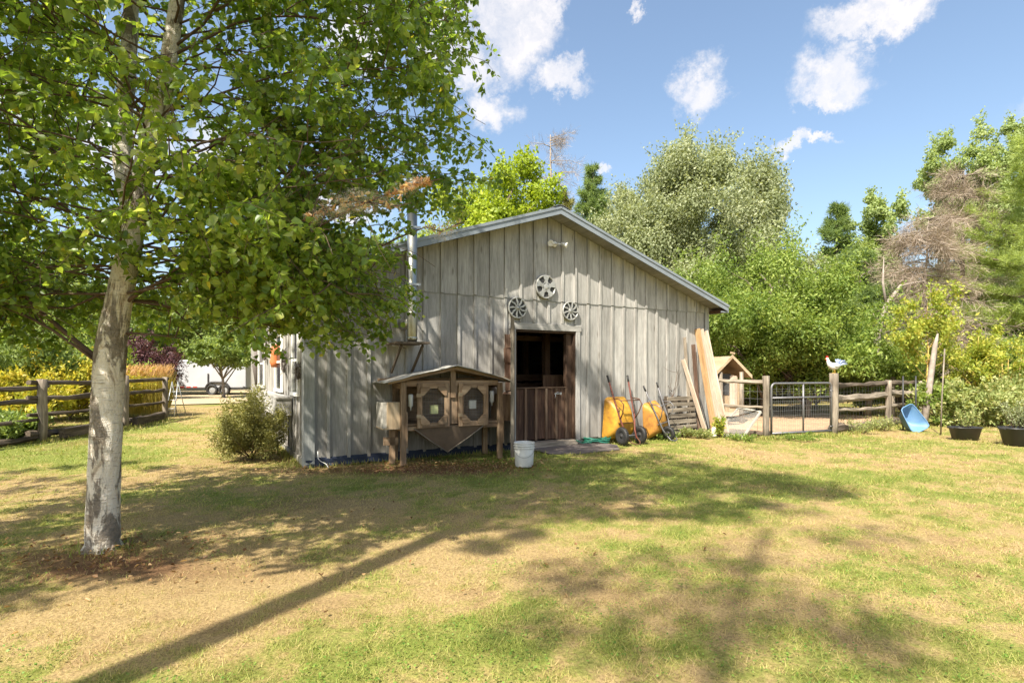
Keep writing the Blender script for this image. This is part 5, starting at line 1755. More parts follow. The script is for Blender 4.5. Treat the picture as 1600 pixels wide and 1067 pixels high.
def place(px, Y): return Vector(((px - 800) / 860.0 * Y, Y, 0))
def topz(py, Y): return EYE + (HY - py) / 860.0 * Y


TG = 'trees standing behind the barn'
broad_tree('maple_tree', 'bright yellow-green tree rising behind the left slope of the barn roof', 'tree', place(783, 24), topz(232, 24), 2.9, 2.2, M['maple'], 11, 110, 520, .16, .11, .16, cr=.27, spl=1.1)
dead_conifer('dead_tree', 'bare brown-topped tree behind the barn between the bright tree and the small pine', place(862, 30), topz(208, 30), 2.4, 12, .45, nb=46, twl=.6, tw_n=12, taper=.35)
needle_tree('pine_tree', 'green pine behind the barn ridge left of the big silvery tree', 'tree', place(927, 27), topz(258, 27), 2.0, M['pine'], 13, whorl=.5, tuft=.24, nwid=.03, per=16)
needle_tree('spruce_tree', 'thin brownish green conifer just behind the bare-topped tree', 'tree', place(885, 28), topz(300, 28), 1.3, M['bushleaf'], 14, whorl=.55, tuft=.2, nwid=.03, per=12)
broad_tree('silver_maple', 'largest tree, pale silvery green, behind the right slope of the barn roof', 'tree', place(1088, 25), topz(240, 25), 4.75, .6, M['silver_leaf'], 15, 340, 1000, .13, .066, .28, cr=.18, sprays=9, squash=.36, spray_up=.8, spl=1.4, boxy=.7)
broad_tree('green_tree', 'fresh green bushy tree filling the space right of the barn eave', 'tree', place(1195, 16.5), topz(372, 16.5), 2.75, .4, M['shrubleaf'], 16, 150, 560, .105, .045, .12, cr=.21, sprays=9, squash=.5, spl=1.8)
broad_tree('green_tree', 'lower green bush reaching from the bushy tree to the rooster post', 'tree', place(1262, 16), topz(455, 16), 1.6, .3, M['shrubleaf'], 17, 60, 480, .12, .055, .07, cr=.26, sprays=8)
needle_tree('pine_tree', 'small dark pine standing clear against the sky right of the silvery tree', 'tree', place(1307, 30), topz(318, 30), 2.2, M['pine'], 18, whorl=.6, tuft=.28, nwid=.035, per=14, dens=6)
needle_tree('pine_tree', 'dark pine left of the twisted pale trunk', 'tree', place(1345, 26), topz(400, 26), 2.6, M['pine'], 181, whorl=.5, tuft=.26, nwid=.035, per=14, dens=7, taper=.6)
broad_tree('poplar_tree', 'narrow poplar in front of the sky left of the dead conifers', 'tree', place(1373, 30), topz(285, 30), 1.45, 3.5, M['poplar'], 19, 70, 420, .14, .10, .12, cr=.30, sprays=8, spray_up=1.3, spl=1.9)
broad_tree('poplar_tree', 'tall open poplar behind the dead conifers', 'tree', place(1487, 34), topz(196, 34), 1.9, 6, M['poplar'], 20, 70, 480, .16, .11, .16, cr=.27, sprays=8, spray_up=1.3, spl=2.0)
broad_tree('poplar_tree', 'tallest poplar near the right edge of the picture', 'tree', place(1556, 34), topz(178, 34), 2.3, 6.5, M['poplar'], 21, 80, 480, .16, .11, .16, cr=.24, sprays=8, spray_up=1.3, spl=2.0)
dead_conifer('dead_conifer', 'grey dead conifer with drooping twigs spreading widest to the left', place(1440, 17.6), topz(335, 17.6), 2.5, 22, .30, lean=(.2, 0), nb=85, tw_n=17, drooping=-.3)
dead_conifer('dead_conifer', 'taller reddish grey dead conifer just left of the right-hand pine', place(1505, 20), topz(262, 20), 2.0, 23, .35, nb=70, taper=.5, ma=M['bark'], tw_n=17)
needle_tree('pine_tree', 'large light green pine with sweeping boughs cut by the right edge', 'tree', place(1640, 18), topz(225, 18), 3.4, M['pinelight'], 24, whorl=.95, zlow=.22, tuft=.17, nwid=.016, per=30, trunk_r=.2, dens=7, taper=.4, droop=-.02)
needle_tree('pine_tree', 'dense light green pine behind the yellow saplings at right', 'tree', place(1555, 24), topz(395, 24), 2.6, M['pinelight'], 25, whorl=.9, zlow=.1, tuft=.2, nwid=.022, per=22, dens=7, taper=.5)
# bare pale trunks
mb = MB(); p = place(1425, 17); p.x -= 1.3
mb.tube([p + Vector((-.1, 0, 0)), p + Vector((.15, 0, 1.6)), p + Vector((.25, 0, 2.6)), p + Vector((.5, 0, 3.4)), p + Vector((.95, 0, 4.0)), p + Vector((1.7, 0, 4.15))], [.12, .1, .09, .07, .05, .02], 9, jit=.06)
mb.tube([p + Vector((.5, 0, 3.4)), p + Vector((.4, 0, 4.1)), p + Vector((.5, .1, 4.9))], [.05, .035, .01], 7)
tag(mb.build('bare_trunk', M['deadbark']), 'twisted pale bare trunk bending right at its top, left of the dead conifers', 'dead tree')
mb = MB(); p = ppt(1443, 664, 13.6); p.z = 0; t2 = ppt(1461, 540, 13.8)
mb.tube([p, p.lerp(t2, .4) + Vector((.01, 0, 0)), t2, t2 + Vector((.07, 0, .3))], [.075, .07, .055, .02], 10, jit=.09)
tag(mb.build('bare_trunk', M['deadbark']), 'short leaning whitish trunk beside the end of the rail fence', 'dead tree')

# saplings and undergrowth at the right
UG = [
    (1448, 14.6, 440, .95, 'yellowleaf', 'yellowing sapling above the leaning whitish trunk', .9, 26, 24),
    (1528, 15.2, 500, 1.0, 'yellowleaf', 'broad yellow-green sapling right of the leaning whitish trunk', .5, 36, 40),
    (1408, 16.5, 530, 1.1, 'shrubleaf', 'green shrub behind the blue tub', .3, 32, 60),
    (1345, 17.5, 510, 1.3, 'forest', 'green shrub behind the rail fence and the rooster', .3, 55, 200),
    (1585, 16, 540, 1.1, 'forest', 'fresh green shrub near the right edge behind the black tubs', .3, 45, 180),
    (1500, 13.6, 600, .75, 'weed', 'pale leafy weeds right behind the smaller black tub', .05, 26, 60),
    (1560, 14.0, 612, .8, 'weed', 'pale leafy weeds between the two black tubs', .05, 26, 60),
    (1466, 13.9, 596, .5, 'shrubleaf', 'green leafy clump at the foot of the leaning whitish trunk', .1, 20, 110),
    (1620, 14.2, 600, .9, 'weed', 'pale weeds behind the larger black tub', .05, 26, 60),
]
for i, (px, Y, top, rr, mm, lab, z0, nc, per) in enumerate(UG):
    broad_tree('shrub' if z0 > .1 else 'weed_clump', lab, 'shrub' if z0 > .1 else 'plant', place(px, Y), topz(top, Y), rr, z0, M[mm], 40 + i, nc, per, .10, .05, .03, cr=.26, sprays=9, spl=2.2, barkm=M['yellowstem'] if mm == 'yellowleaf' else M['twigbark'])
mb = MB()
for k in range(16):
    p = place(1562 + k * 3.2, 14.9 + rs.rand()); mb.tube([p, p + Vector((rs.normal(0, .06), 0, .9)), p + Vector((rs.normal(0, .12), 0, 1.5 + .3 * rs.rand()))], [.014, .011, .005], 5)
tag(mb.build('cane_stems', M['yellowstem']), 'bare yellow cane stems standing among the weeds at the right edge', 'canes')
# shrubs behind the pen
for i, (px, Y, top, rr, mm, lab) in enumerate([(1195, 19.5, 520, 1.7, 'forest', 'dark green shrub behind the coop'), (1275, 19.8, 530, 1.6, 'shrubleaf', 'green shrub behind the metal gate'), (1130, 19.5, 510, 1.4, 'forest', 'shaded shrub behind the leaning boards')]):
    broad_tree('shrub', lab, 'shrub', place(px, Y), topz(top, Y), rr, .2, M[mm], 60 + i, 50, 260, .14, .07, .05, cr=.3, sprays=6)
# brush heap and wooden rail at the back of the pen
mb = MB(); random.seed(5)
for k in range(70):
    p = Vector((random.uniform(5.6, 9.6), random.uniform(17.3, 18.4), random.uniform(.05, .5)))
    branchy(mb, p, Vector((random.gauss(0, 1), random.gauss(0, .4), random.uniform(0, .7))), random.uniform(.5, 1.1), .012, 1)
tag(mb.build('brush_heap', M['twigbark']), 'heap of dry brushwood at the back of the pen', 'brush heap')

# shrubs behind the left fence
LG = [
    (20, 14.5, 500, 1.5, 'forest', 'dark green shrub at the far left behind the rail fence', .2, 50, 230),
    (110, 15.5, 556, 1.45, 'goldenrod', 'golden yellow flowering weeds behind the left fence', .1, 60, 260),
    (35, 12.8, 590, .9, 'goldenrod', 'yellowish weeds behind the left end of the fence', .1, 36, 220),
    (165, 17.5, 540, 1.2, 'shrubleaf', 'light green shrub behind the golden weeds', .2, 45, 230),
    (60, 18, 470, 1.9, 'shrubleaf', 'tall light green shrub behind the left fence', .3, 60, 230),
    (95, 24, 525, 1.9, 'purple', 'dark purple-leaved shrub behind the golden weeds', .3, 60, 240),
    (215, 26, 530, 1.7, 'purple', 'dark purple-leaved shrub right of the birch trunk', .3, 55, 240),
    (300, 42, 520, 3.2, 'forest', 'dark green shrub behind the trailer', .3, 60, 240),
    (390, 40, 500, 3.2, 'forest', 'dark green shrub beyond the far end of the barn side wall', .3, 60, 240),
    (5, 10.6, 655, .45, 'forest', 'leafy green plant at the foot of the fence at the left edge', .02, 22, 140),
    (42, 11.0, 655, .35, 'shrubleaf', 'small leafy plant at the foot of the first fence post', .02, 18, 140),
]
for i, (px, Y, top, rr, mm, lab, z0, nc, per) in enumerate(LG):
    broad_tree('shrub' if mm not in ('goldenrod',) else 'weed_clump', lab, 'shrub', place(px, Y), topz(top, Y), rr, z0, M[mm], 80 + i, nc, per, .12, .05, .04, cr=.27, sprays=8, spl=1.9)
# reed clump
root = thing('reed_clump', 'tall yellow ornamental grass clump with tawny plumes right of the birch trunk', 'ornamental grass', place(228, 16.6))
n = 5200; a = rs.rand(n) * 6.283; rr = np.sqrt(rs.rand(n)) * .62
P = np.stack([np.cos(a) * rr, np.sin(a) * rr * .8, rs.rand(n) * .5], -1)
D = nrm(np.stack([np.cos(a) * .16 + rs.normal(0, .10, n), np.sin(a) * .12 + rs.normal(0, .1, n), np.ones(n)], -1)); N = nrm(np.cross(D, rdirs(n)))
V, Fq = leaf_quads(P, D, N, rs.uniform(.5, 1.05, n), .016, 0)
np_obj('blades', V, Fq, rs.rand(n), M['reed'], root)
n = 1500; a = rs.rand(n) * 6.283; rr = np.sqrt(rs.rand(n)) * .7
P = np.stack([np.cos(a) * rr, np.sin(a) * rr * .8, 1.15 + .3 * rs.rand(n)], -1)
D = nrm(np.stack([.5 + rs.normal(0, .3, n), rs.normal(0, .3, n), np.ones(n)], -1)); N = nrm(np.cross(D, rdirs(n)))
V, Fq = leaf_quads(P, D, N, rs.uniform(.08, .24, n), .018, 0)
np_obj('plumes', V, Fq, rs.rand(n), M['plume'], root)
broad_tree('bush', 'olive twiggy shrub growing at the left corner of the barn', 'shrub', BUSH, 1.06, .56, -.32, M['bushleaf'], 140, 105, 150, .036, .017, .02, cr=.24, sprays=9, spray_up=1.3, spl=2.1, barkm=M['twigbark'])
# small tree in front of the trailer
broad_tree('small_tree', 'small round-headed tree with a thin trunk in front of the trailer', 'tree', place(349, 27.5), topz(530, 27.5), 1.75, 1.55, M['forest'], 99, 45, 260, .15, .09, .09, cr=.3, sprays=5, barkm=M['deadbark'])

# backdrop trees, copies of four kinds, all round the far side
protoA = broad_tree('woodland_tree', 'x', 'tree', (0, 0, 0), 10, 3.4, .6, M['forest'], 201, 80, 260, .26, .16, .2, cr=.27, sprays=4)
protoB = broad_tree('woodland_tree', 'x', 'tree', (0, 0, 0), 8, 3.0, .4, M['shrubleaf'], 202, 70, 260, .24, .14, .18, cr=.28, sprays=5)
protoC = needle_tree('woodland_pine', 'x', 'tree', (0, 0, 0), 10, 2.8, M['pine'], 203, whorl=.75, zlow=.06, tuft=.4, nwid=.06, per=12)
WG = 'woodland trees in the background'
BK = []
r4 = random.Random(4)
for i, (px, Y, top, k) in enumerate([
    (1230, 36, 400, 0), (1290, 38, 420, 2), (1330, 36, 440, 0), (1385, 34, 430, 1), (1430, 36, 400, 0), (1475, 34, 430, 2), (1520, 38, 380, 0), (1565, 34, 400, 0), (1610, 36, 340, 2), (1660, 34, 330, 0),
    (1720, 30, 300, 0), (1310, 27, 500, 0), (1400, 24, 500, 0), (1465, 25, 480, 0), (1530, 23, 470, 0), (1590, 22, 460, 0), (1650, 22, 420, 0), (1250, 27, 500, 0),
    (1160, 32, 450, 0), (1040, 34, 420, 0), (960, 36, 400, 0), (720, 34, 330, 0), (640, 32, 330, 0), (570, 34, 340, 0), (500, 36, 330, 0), (440, 38, 350, 0),
    (380, 52, 440, 0), (310, 54, 430, 0), (250, 36, 440, 0), (190, 30, 420, 0), (130, 30, 400, 1), (60, 27, 380, 0), (0, 25, 360, 1), (-70, 24, 340, 0), (-160, 24, 300, 0), (270, 44, 470, 2), (340, 50, 480, 0),
    (1800, 30, 300, 2), (1900, 30, 320, 0), (-260, 24, 300, 0), (-380, 26, 280, 0)]):
    BK.append((px, Y, top, k))
first = {0: True, 1: True, 2: True}
protos = {0: (protoA, 10, 'dense dark green woodland tree among others in the background'), 1: (protoB, 8, 'fresh light green woodland tree among others in the background'), 2: (protoC, 10, 'dark woodland pine among broad-leaved trees in the background')}
ibk = 0
BL = ['dark broad tree showing low between the silvery tree and the small dark pine', 'shadowy pine low behind the small pine on the skyline', 'dark broad tree behind the two small pines', 'light green tree below the narrow poplar',
      'dark broad tree behind the wide dead conifer', 'light green tree glimpsed between the two dead conifers', 'dark pine behind the taller dead conifer', 'dark broad tree below the tallest poplar', 'dark broad tree between the tallest poplar and the big pine', 'dark pine behind the big light green pine',
      'dark tree filling the right edge behind the big pine', 'low dark tree behind the bushy green tree top right', 'low dark tree behind the twisted pale trunk', 'low dark tree behind the yellowing sapling', 'low dark tree behind the broad yellow-green sapling', 'low dark tree behind the canes at the right edge', 'low dark tree past the right edge under the big pine', 'low dark tree behind the rooster post',
      'dark tree hidden behind the foot of the silvery tree', 'dark tree behind the left half of the silvery tree', 'dark tree behind the green pine at the roof ridge', 'dark tree behind the birch twigs left of the bright maple', 'dark tree seen through the birch above the chimney', 'dark tree seen through the birch left of the chimney', 'dark tree seen through the birch over the roof eave', 'dark tree seen through the birch at the end of the roof', 'dark tree far behind the right end of the trailer', 'dark tree far behind the middle of the trailer', 'dark tree right behind the burgundy shrub beside the trunk', 'dark tree just right of the birch trunk beyond the tall yellow grass',
      'light green tree just left of the birch trunk', 'dark tree behind the first left fence post', 'light green tree at the left edge of the picture', 'dark tree just past the left edge of the picture', 'dark tree well past the left edge of the picture', 'dark pine behind the front end of the trailer', 'dark tree between the trailer and the barn side wall',
      'dark pine well past the right edge of the picture', 'dark tree farthest past the right edge of the picture', 'dark tree farther out past the left edge', 'dark tree farthest past the left edge of the picture']
for (px, Y, top, k) in BK:
    pr, hh, lab = protos[k]
    s = topz(top, Y) / hh * r4.uniform(.95, 1.03); sx = max(s, .75) * r4.uniform(.85, 1.15)
    if first[k]:
        first[k] = False; o = pr; o.location = place(px, Y); o.rotation_euler = (0, 0, r4.random() * 6.28); o.scale = (sx, sx, s)
    else:
        o = dup(pr, place(px, Y), r4.random() * 6.28, (sx, sx, s))
    o['label'] = BL[ibk] if ibk < len(BL) else lab; o['group'] = WG; ibk += 1

# ------------------------------------------------------------------ the birch in front
def birch(name, label, stems, limbs_spec, seed, leaf_len=.062, twig_n=11, leaves_per=12, limb_fn=None, clip=None, sub_n=12):
    r = random.Random(seed); rn_ = np.random.RandomState(seed)
    root = thing(name, label, 'tree', stems[0][0][0])
    mb = MB()
    for pts, rad in stems:
        # resample smoothly
        P = [Vector(p) for p in pts]; out = []; ro2 = []
        for i in range(len(P) - 1):
            p0 = P[max(i - 1, 0)]; p1 = P[i]; p2 = P[i + 1]; p3 = P[min(i + 2, len(P) - 1)]
            for s in range(5):
                u = s / 5
                q = .5 * ((2 * p1) + (p2 - p0) * u + (2 * p0 - 5 * p1 + 4 * p2 - p3) * u * u + (-p0 + 3 * p1 - 3 * p2 + p3) * u ** 3)
                out.append(q); ro2.append(rad[i] * (1 - u) + rad[i + 1] * u)
        out.append(P[-1]); ro2.append(rad[-1])
        mb.tube(out, ro2, 20, jit=.045, smooth=True)
    for k in range(7):
        a = k * .9 + r.uniform(-.3, .3); c0 = stems[0][0][0]; rr0 = stems[0][1][1]
        mb.tube([c0 + Vector((math.cos(a) * rr0 * .7, math.sin(a) * rr0 * .7, .16)), c0 + Vector((math.cos(a) * rr0 * .95, math.sin(a) * rr0 * .95, .06)), c0 + Vector((math.cos(a) * rr0 * 1.35, math.sin(a) * rr0 * 1.35, -.02))], [.015, .035, .02], 8, jit=.1)
    mb.build('trunk', M['birch'], root)
    bb = MB(); tw = MB(); LP = []; LD = []
    def walk(p, d, L, n, gravity, wig):
        pts = [p.copy()]; q = p.copy(); d = d.normalized()
        for i in range(n):
            d = (d + Vector((r.gauss(0, wig), r.gauss(0, wig), r.gauss(0, wig) - gravity * (i / n)))).normalized()
            q = q + d * (L / n); pts.append(q.copy())
        return pts
    for (a, d, L, r0) in limbs_spec:
        n = 9; pts = walk(Vector(a), Vector(d), L, n, .12, .17)
        if clip is not None:
            k_ = 1
            while k_ <= n and (k_ < 3 or clip(pts[k_], True)): k_ += 1
            pts = pts[:max(3, k_)]; n = len(pts) - 1
        bb.tube(pts, [max(.003, .62 * r0 * (1 - .92 * i / n)) for i in range(n + 1)], 7)
        for _ in range(int(sub_n * L / 2.2)):
            s = r.uniform(.22, 1.0) * (n - .01); i = int(s); p = pts[i].lerp(pts[i + 1], s - i); ax = (pts[i + 1] - pts[i]).normalized()
            dd = (ax * .7 + Vector((r.gauss(0, .7), r.gauss(0, .7), r.gauss(.1, .45)))).normalized()
            SL2 = L * r.uniform(.18, .38) + .15
            sp = walk(p, dd, SL2, 5, .30, .16)
            if clip is not None and not clip(sp[-1]) : continue
            bb.tube(sp, [max(.0022, r0 * .28 * (1 - .8 * k / 5)) for k in range(6)], 4, cap=False)
            for _ in range(twig_n):
                s2 = r.uniform(.15, 1.0) * 4.99; j = int(s2); p2 = sp[j].lerp(sp[j + 1], s2 - j)
                d2 = ((sp[j + 1] - sp[j]).normalized() * .4 + Vector((r.gauss(0, .55), r.gauss(0, .55), r.uniform(-.75, .25)))).normalized()
                tl = r.uniform(.16, .42); tp2 = walk(p2, d2, tl, 3, .55, .12)
                if clip is not None and not clip(tp2[-1]): continue
                tw.tube(tp2, [.0018, .0015, .0012, .0008], 3, cap=False)
                for k in range(leaves_per):
                    u = r.uniform(.1, 1.0) * 2.99; kk = int(u); lp = tp2[kk].lerp(tp2[kk + 1], u - kk)
                    ld = Vector((r.gauss(0, .75), r.gauss(0, .75), r.uniform(-1.3, .35))).normalized()
                    LP.append(tuple(lp + ld * .012)); LD.append(tuple(ld))
    bb.build('limbs', M['twigbark'], root); tw.build('twigs', M['twigbark'], root)
    for o_ in root.children: o_.matrix_parent_inverse = root.matrix_basis.inverted()
    LP = np.array(LP); LD = np.array(LD); n = len(LP)
    N = nrm(rdirs(n, rn_) * .9 + np.array([0, 0, .55])); N = nrm(N - LD * (N * LD).sum(1, keepdims=True))
    Ls = leaf_len * rn_.uniform(.6, 1.25, n)
    V, Fq = leaf_folded(LP, LD, N, Ls, Ls * rn_.uniform(.62, .82, n), .16)
    lr = np.clip(rn_.normal(.42, .2, n) + (fbm(LP[:, 0] + 5, LP[:, 2] + LP[:, 1], 1.4, 3) - .5) * .8, 0, 1)
    lr = np.where(rn_.rand(n) < .012, 1.0, np.minimum(lr, .93))
    np_obj('leaves', V, Fq, np.repeat(lr, 2), M['birchleaf'], root, world=True)
    print(name, 'leaves', n)
    return root


BY = 4.35
S_ = lambda px, py, dy=0: ppt(px, py, BY + dy)
b0 = gpt(160, 855)
main = [b0 + Vector((0, 0, -.08)), b0 + Vector((.0, 0, .05)), S_(161, 800), S_(164, 720), S_(167, 640), S_(172, 560), S_(180, 500), S_(194, 430), S_(206, 370), S_(214, 325)]
mrad = [.142, .118, .113, .110, .107, .110, .096, .088, .082, .076]
leftst = [S_(206, 370), S_(203, 320), S_(192, 250, .05), S_(192, 190, .1), S_(198, 130, .15), S_(203, 50, .2), S_(210, -100, .3), S_(225, -350, .5), S_(235, -650, .7)]
lrad = [.07, .072, .070, .066, .062, .056, .045, .028, .008]
rightst = [S_(210, 345), S_(222, 280, -.03), S_(240, 200, -.05), S_(254, 150, -.05), S_(266, 80, -.05), S_(280, -20, 0), S_(310, -200, .1), S_(345, -450, .3), S_(370, -800, .5)]
rrad = [.07, .074, .072, .066, .058, .052, .042, .026, .008]
rb = random.Random(21); rclip = random.Random(5)
LOWB = [(3.5, 1, .1, .35, 3.3), (3.8, 1, .3, .35, 3.5), (4.1, 1, -.1, .3, 3.2), (4.4, 1, .2, .25, 3.4), (4.7, 1, .0, .2, 3.2), (4.9, 1, .4, .2, 3.3), (3.3, 1, .45, .3, 3.4), (3.0, 1, .2, .3, 3.0), (3.0, -.9, .4, .4, 2.0), (3.3, -1, -.1, .4, 2.2), (3.7, -.7, -.5, .4, 2.2), (4.2, -.9, .3, .4, 2.2), (3.1, .5, .85, .35, 1.7), (3.4, .8, .6, .4, 1.6), (3.7, .4, .9, .4, 1.7), (4.0, .7, .7, .5, 1.7), (3.3, .7, -.4, .5, 1.3), (3.9, .8, -.3, .5, 1.4), (2.75, 1, .15, .02, 3.0), (2.9, 1, .28, -.02, 3.1), (2.0, -1, .05, .18, 2.0), (2.05, -1, .35, .12, 2.2), (2.1, -.9, -.25, .2, 1.8), (2.15, -1, .15, .08, 2.5), (2.3, -.8, .5, .1, 2.3), (2.2, .5, -.2, .15, 1.6), (2.35, .9, .2, .02, 2.4), (2.45, 1, -.05, .02, 2.2), (2.6, -.9, -.7, .3, 3.3), (3.0, -.75, -.8, .3, 3.2), (3.4, -1, -.5, .3, 3.4), (3.8, -.8, -.7, .35, 3.3), (4.3, -.7, -.9, .35, 3.1), (4.6, -1, -.3, .3, 3.0), (5.0, -.6, -.9, .3, 2.8), (5.4, -.9, -.6, .3, 2.6), (2.9, -1, -.25, .25, 3.3), (4.0, -.5, -1, .4, 2.4), (2.3, -1, .3, .1, 2.7), (2.2, -1, -.2, .05, 2.5), (2.4, -.8, -.5, .1, 2.4),
        (1.95, 1, .5, .15, 2.5), (2.0, .9, -.1, .2, 2.2), (2.1, 1, .8, .15, 2.6), (2.15, .3, 1, .2, 2.3), (2.2, 1, .1, .05, 2.7), (2.3, .6, .9, .1, 2.4), (2.05, -.2, 1, .2, 2.0), (2.1, -1, .0, .2, 2.3), (1.95, -.9, .6, .2, 2.2), (2.2, -1, -.5, .2, 2.0), (2.4, 1, .35, .0, 2.9), (2.6, 1, .6, .05, 2.8)]
limbs = []


def stem_at(z, which):
    arr = {'m': main, 'l': leftst, 'r': rightst}[which]
    for i in range(len(arr) - 1):
        if arr[i].z <= z <= arr[i + 1].z: return arr[i].lerp(arr[i + 1], (z - arr[i].z) / max(1e-6, arr[i + 1].z - arr[i].z))
    return arr[-1]


# (the low brown limb leaving the trunk to the left, and the one to the right)
limbs.append((S_(158, 565), Vector((-.72, .05, .62)), 2.2, .034))
limbs.append((S_(160, 572), Vector((-.55, -.5, .75)), 1.9, .02))
limbs.append((S_(180, 520), Vector((1, .2, .12)), 2.3, .022))
limbs.append((S_(185, 480), Vector((.9, -.1, .35)), 2.6, .026))
limbs.append((S_(190, 470), Vector((.55, .8, .3)), 2.3, .026))
z = 2.0
i = 0
while z < 9.6:
    wh = 'm' if z < 2.5 else ('l' if i % 2 else 'r')
    a = stem_at(z, wh)
    az = i * 2.399 + rb.uniform(-.5, .5)
    L = 2.45 * (1 - .055 * (z - 2)) * rb.uniform(.8, 1.15)
    if z > 5.2: L *= .85
    # the crown is fuller on the barn side, thinner towards the camera
    dx, dy = math.cos(az), math.sin(az)
    if dx > .25: L *= 1.22
    if dy < -.3 and dx > -.35: L *= .68
    if dx < -.3: L *= 1.25
    el = rb.uniform(.25, .6)
    limbs.append((a, Vector((dx, dy, el)), L, .008 + .0045 * L))
    z += .115 if z < 5.5 else .27
    i += 1
for (zz, dx, dy, el, L) in LOWB:
    limbs.append((stem_at(zz, 'm' if zz < 2.6 else 'r'), Vector((dx, dy, el)), L, .014))
for (zz, dx, dy, el, L) in ((2.0, -1, .2, .25, 2.4), (2.2, -1, .6, .2, 2.5), (2.4, -.9, -.3, .3, 2.2), (2.8, -1, .1, .35, 2.6), (3.1, -.8, .7, .3, 2.5), (3.5, -1, -.2, .3, 2.5), (3.9, -1, .4, .3, 2.5)):
    limbs.append((stem_at(zz, 'm' if zz < 2.5 else 'l'), Vector((dx, dy, el)), L, .017))
# long limbs reaching right towards the barn
for (zz, dx, dy, el, L) in ((2.5, 1, .3, .12, 3.0), (2.7, 1, .0, .25, 2.7), (2.9, .95, .5, .2, 3.2), (3.2, 1, .15, .3, 3.1), (3.6, 1, .35, .25, 3.3), (3.9, 1, -.05, .35, 3.0), (4.3, 1, .2, .3, 3.2),
                            (2.4, .8, .65, .1, 3.1), (3.4, .9, .3, .5, 3.2), (4.8, 1, .25, .2, 3.0), (3.0, 1, -.2, .3, 2.5), (5.1, 1, .1, .3, 2.9), (2.2, .9, .4, .2, 2.9), (2.3, 1, .1, .15, 2.6), (2.6, .85, -.3, .2, 2.2)):
    limbs.append((stem_at(zz, 'r' if zz > 2.6 else 'm'), Vector((dx, dy, el)), L, .019))


def bclip(p, limb=False):
    # natural outline of the crown: right edge and clear stem
    px = 800 + p.x / max(p.y, .3) * 860; ww = p.x * .87 - p.y * .49
    if limb and p.z < 1.6: return False
    if limb: return p.x < (-.95 if p.z < 3.3 else -.3) if p.z < 9 else True
    if p.z < 1.62 + .15 * math.sin(p.x * 5): return False
    ax_ = stem_at(max(0.1, p.z), 'm' if p.z < 2.6 else 'r'); al_ = stem_at(max(0.1, p.z), 'm' if p.z < 2.6 else 'l')
    if min((p.x - ax_.x) ** 2 + (p.y - ax_.y) ** 2, (p.x - al_.x) ** 2 + (p.y - al_.y) ** 2) < .14 ** 2: return False
    if p.y < ax_.y and p.z < 4.6 and abs(p.x / p.y - ax_.x / ax_.y) < .045 and rclip.random() < .35: return False
    if p.x > -1.1 and p.z < 2.2 and rclip.random() < .6: return False
    if p.x > -1.1 and p.z < 3.0 and rclip.random() < .3: return False
    if p.z < 5.5:
        g_ = float(fbm(np.array([p.x + 30 + p.y * .4]), np.array([p.z * 1.15 + 7 - p.y * .3]), 1.7, 2)[0])
        f_ = float(fbm(np.array([p.x - p.y * .3 + 11]), np.array([p.z + 3 + p.y * .4]), 5.2, 2)[0])
        if rclip.random() > (g_ - .13) * 4.4: return False
        if f_ < .42 and rclip.random() < .62: return False
        if p.x > -.6 and rclip.random() < (p.x + .6) * .5: return False
    if p.y < 4.2 and -.39 < p.x / p.y < -.15 and .25 < (p.z - EYE) / p.y < .36: return False
    if p.x > -.05 + .12 * math.sin(p.z * 4) and p.z < 7: return False
    if p.z < 3.0 and p.x > -.62 + .15 * math.sin(p.z * 7) : return False
    if p.y < (1.9 if p.x > -2.6 else .2): return False
    if p.x * p.x + (p.y) ** 2 < 1.9 ** 2: return False
    return True


birch('birch_tree', 'large white-barked birch with a forked trunk and hanging leaves at the left front', [(main, mrad), (leftst, lrad), (rightst, rrad)], limbs, 31, clip=bclip)

# caterpillar webs in the birch
def web(pts, rads, label, leafn, seed):
    r = np.random.RandomState(seed); random.seed(seed)
    root = thing('caterpillar_web', label, 'web nest', pts[0])
    mb = MB()
    for k in range(4):
        mb.tube([Vector(p) + Vector((random.gauss(0, .03), random.gauss(0, .03), random.gauss(0, .03))) for p in pts], [q * random.uniform(.7, 1.1) for q in rads], 9, jit=.3, smooth=True, cap=False)
    mb.build('silk', M['web'], root, world=True)
    P = []
    for i in range(leafn):
        u = r.rand() * (len(pts) - 1.001); k = int(u); p = Vector(pts[k]).lerp(Vector(pts[k + 1]), u - k)
        rr = rads[k]; P.append(tuple(p + Vector((r.normal(0, rr * .4), r.normal(0, rr * .4), r.normal(0, rr * .4)))))
    P = np.array(P); D = rdirs(leafn, r); N = nrm(np.cross(D, rdirs(leafn, r)))
    V, Fq = leaf_folded(P, D, N, r.uniform(.03, .06, leafn), r.uniform(.012, .03, leafn), .4)
    np_obj('dead_leaves', V, Fq, np.repeat(r.rand(leafn), 2), M['webleaf'], root, world=True)
    mb = MB(); mb.tube([Vector(pts[0]) + Vector((-.55, .1, -.22)), Vector(pts[0]) + Vector((-.25, .05, -.08))] + [Vector(p) for p in pts] + [Vector(pts[-1]) + Vector((.1, .02, .03))], [.009, .008] + [.006] * len(pts) + [.002], 5); mb.build('twig', M['twigbark'], root, world=True)


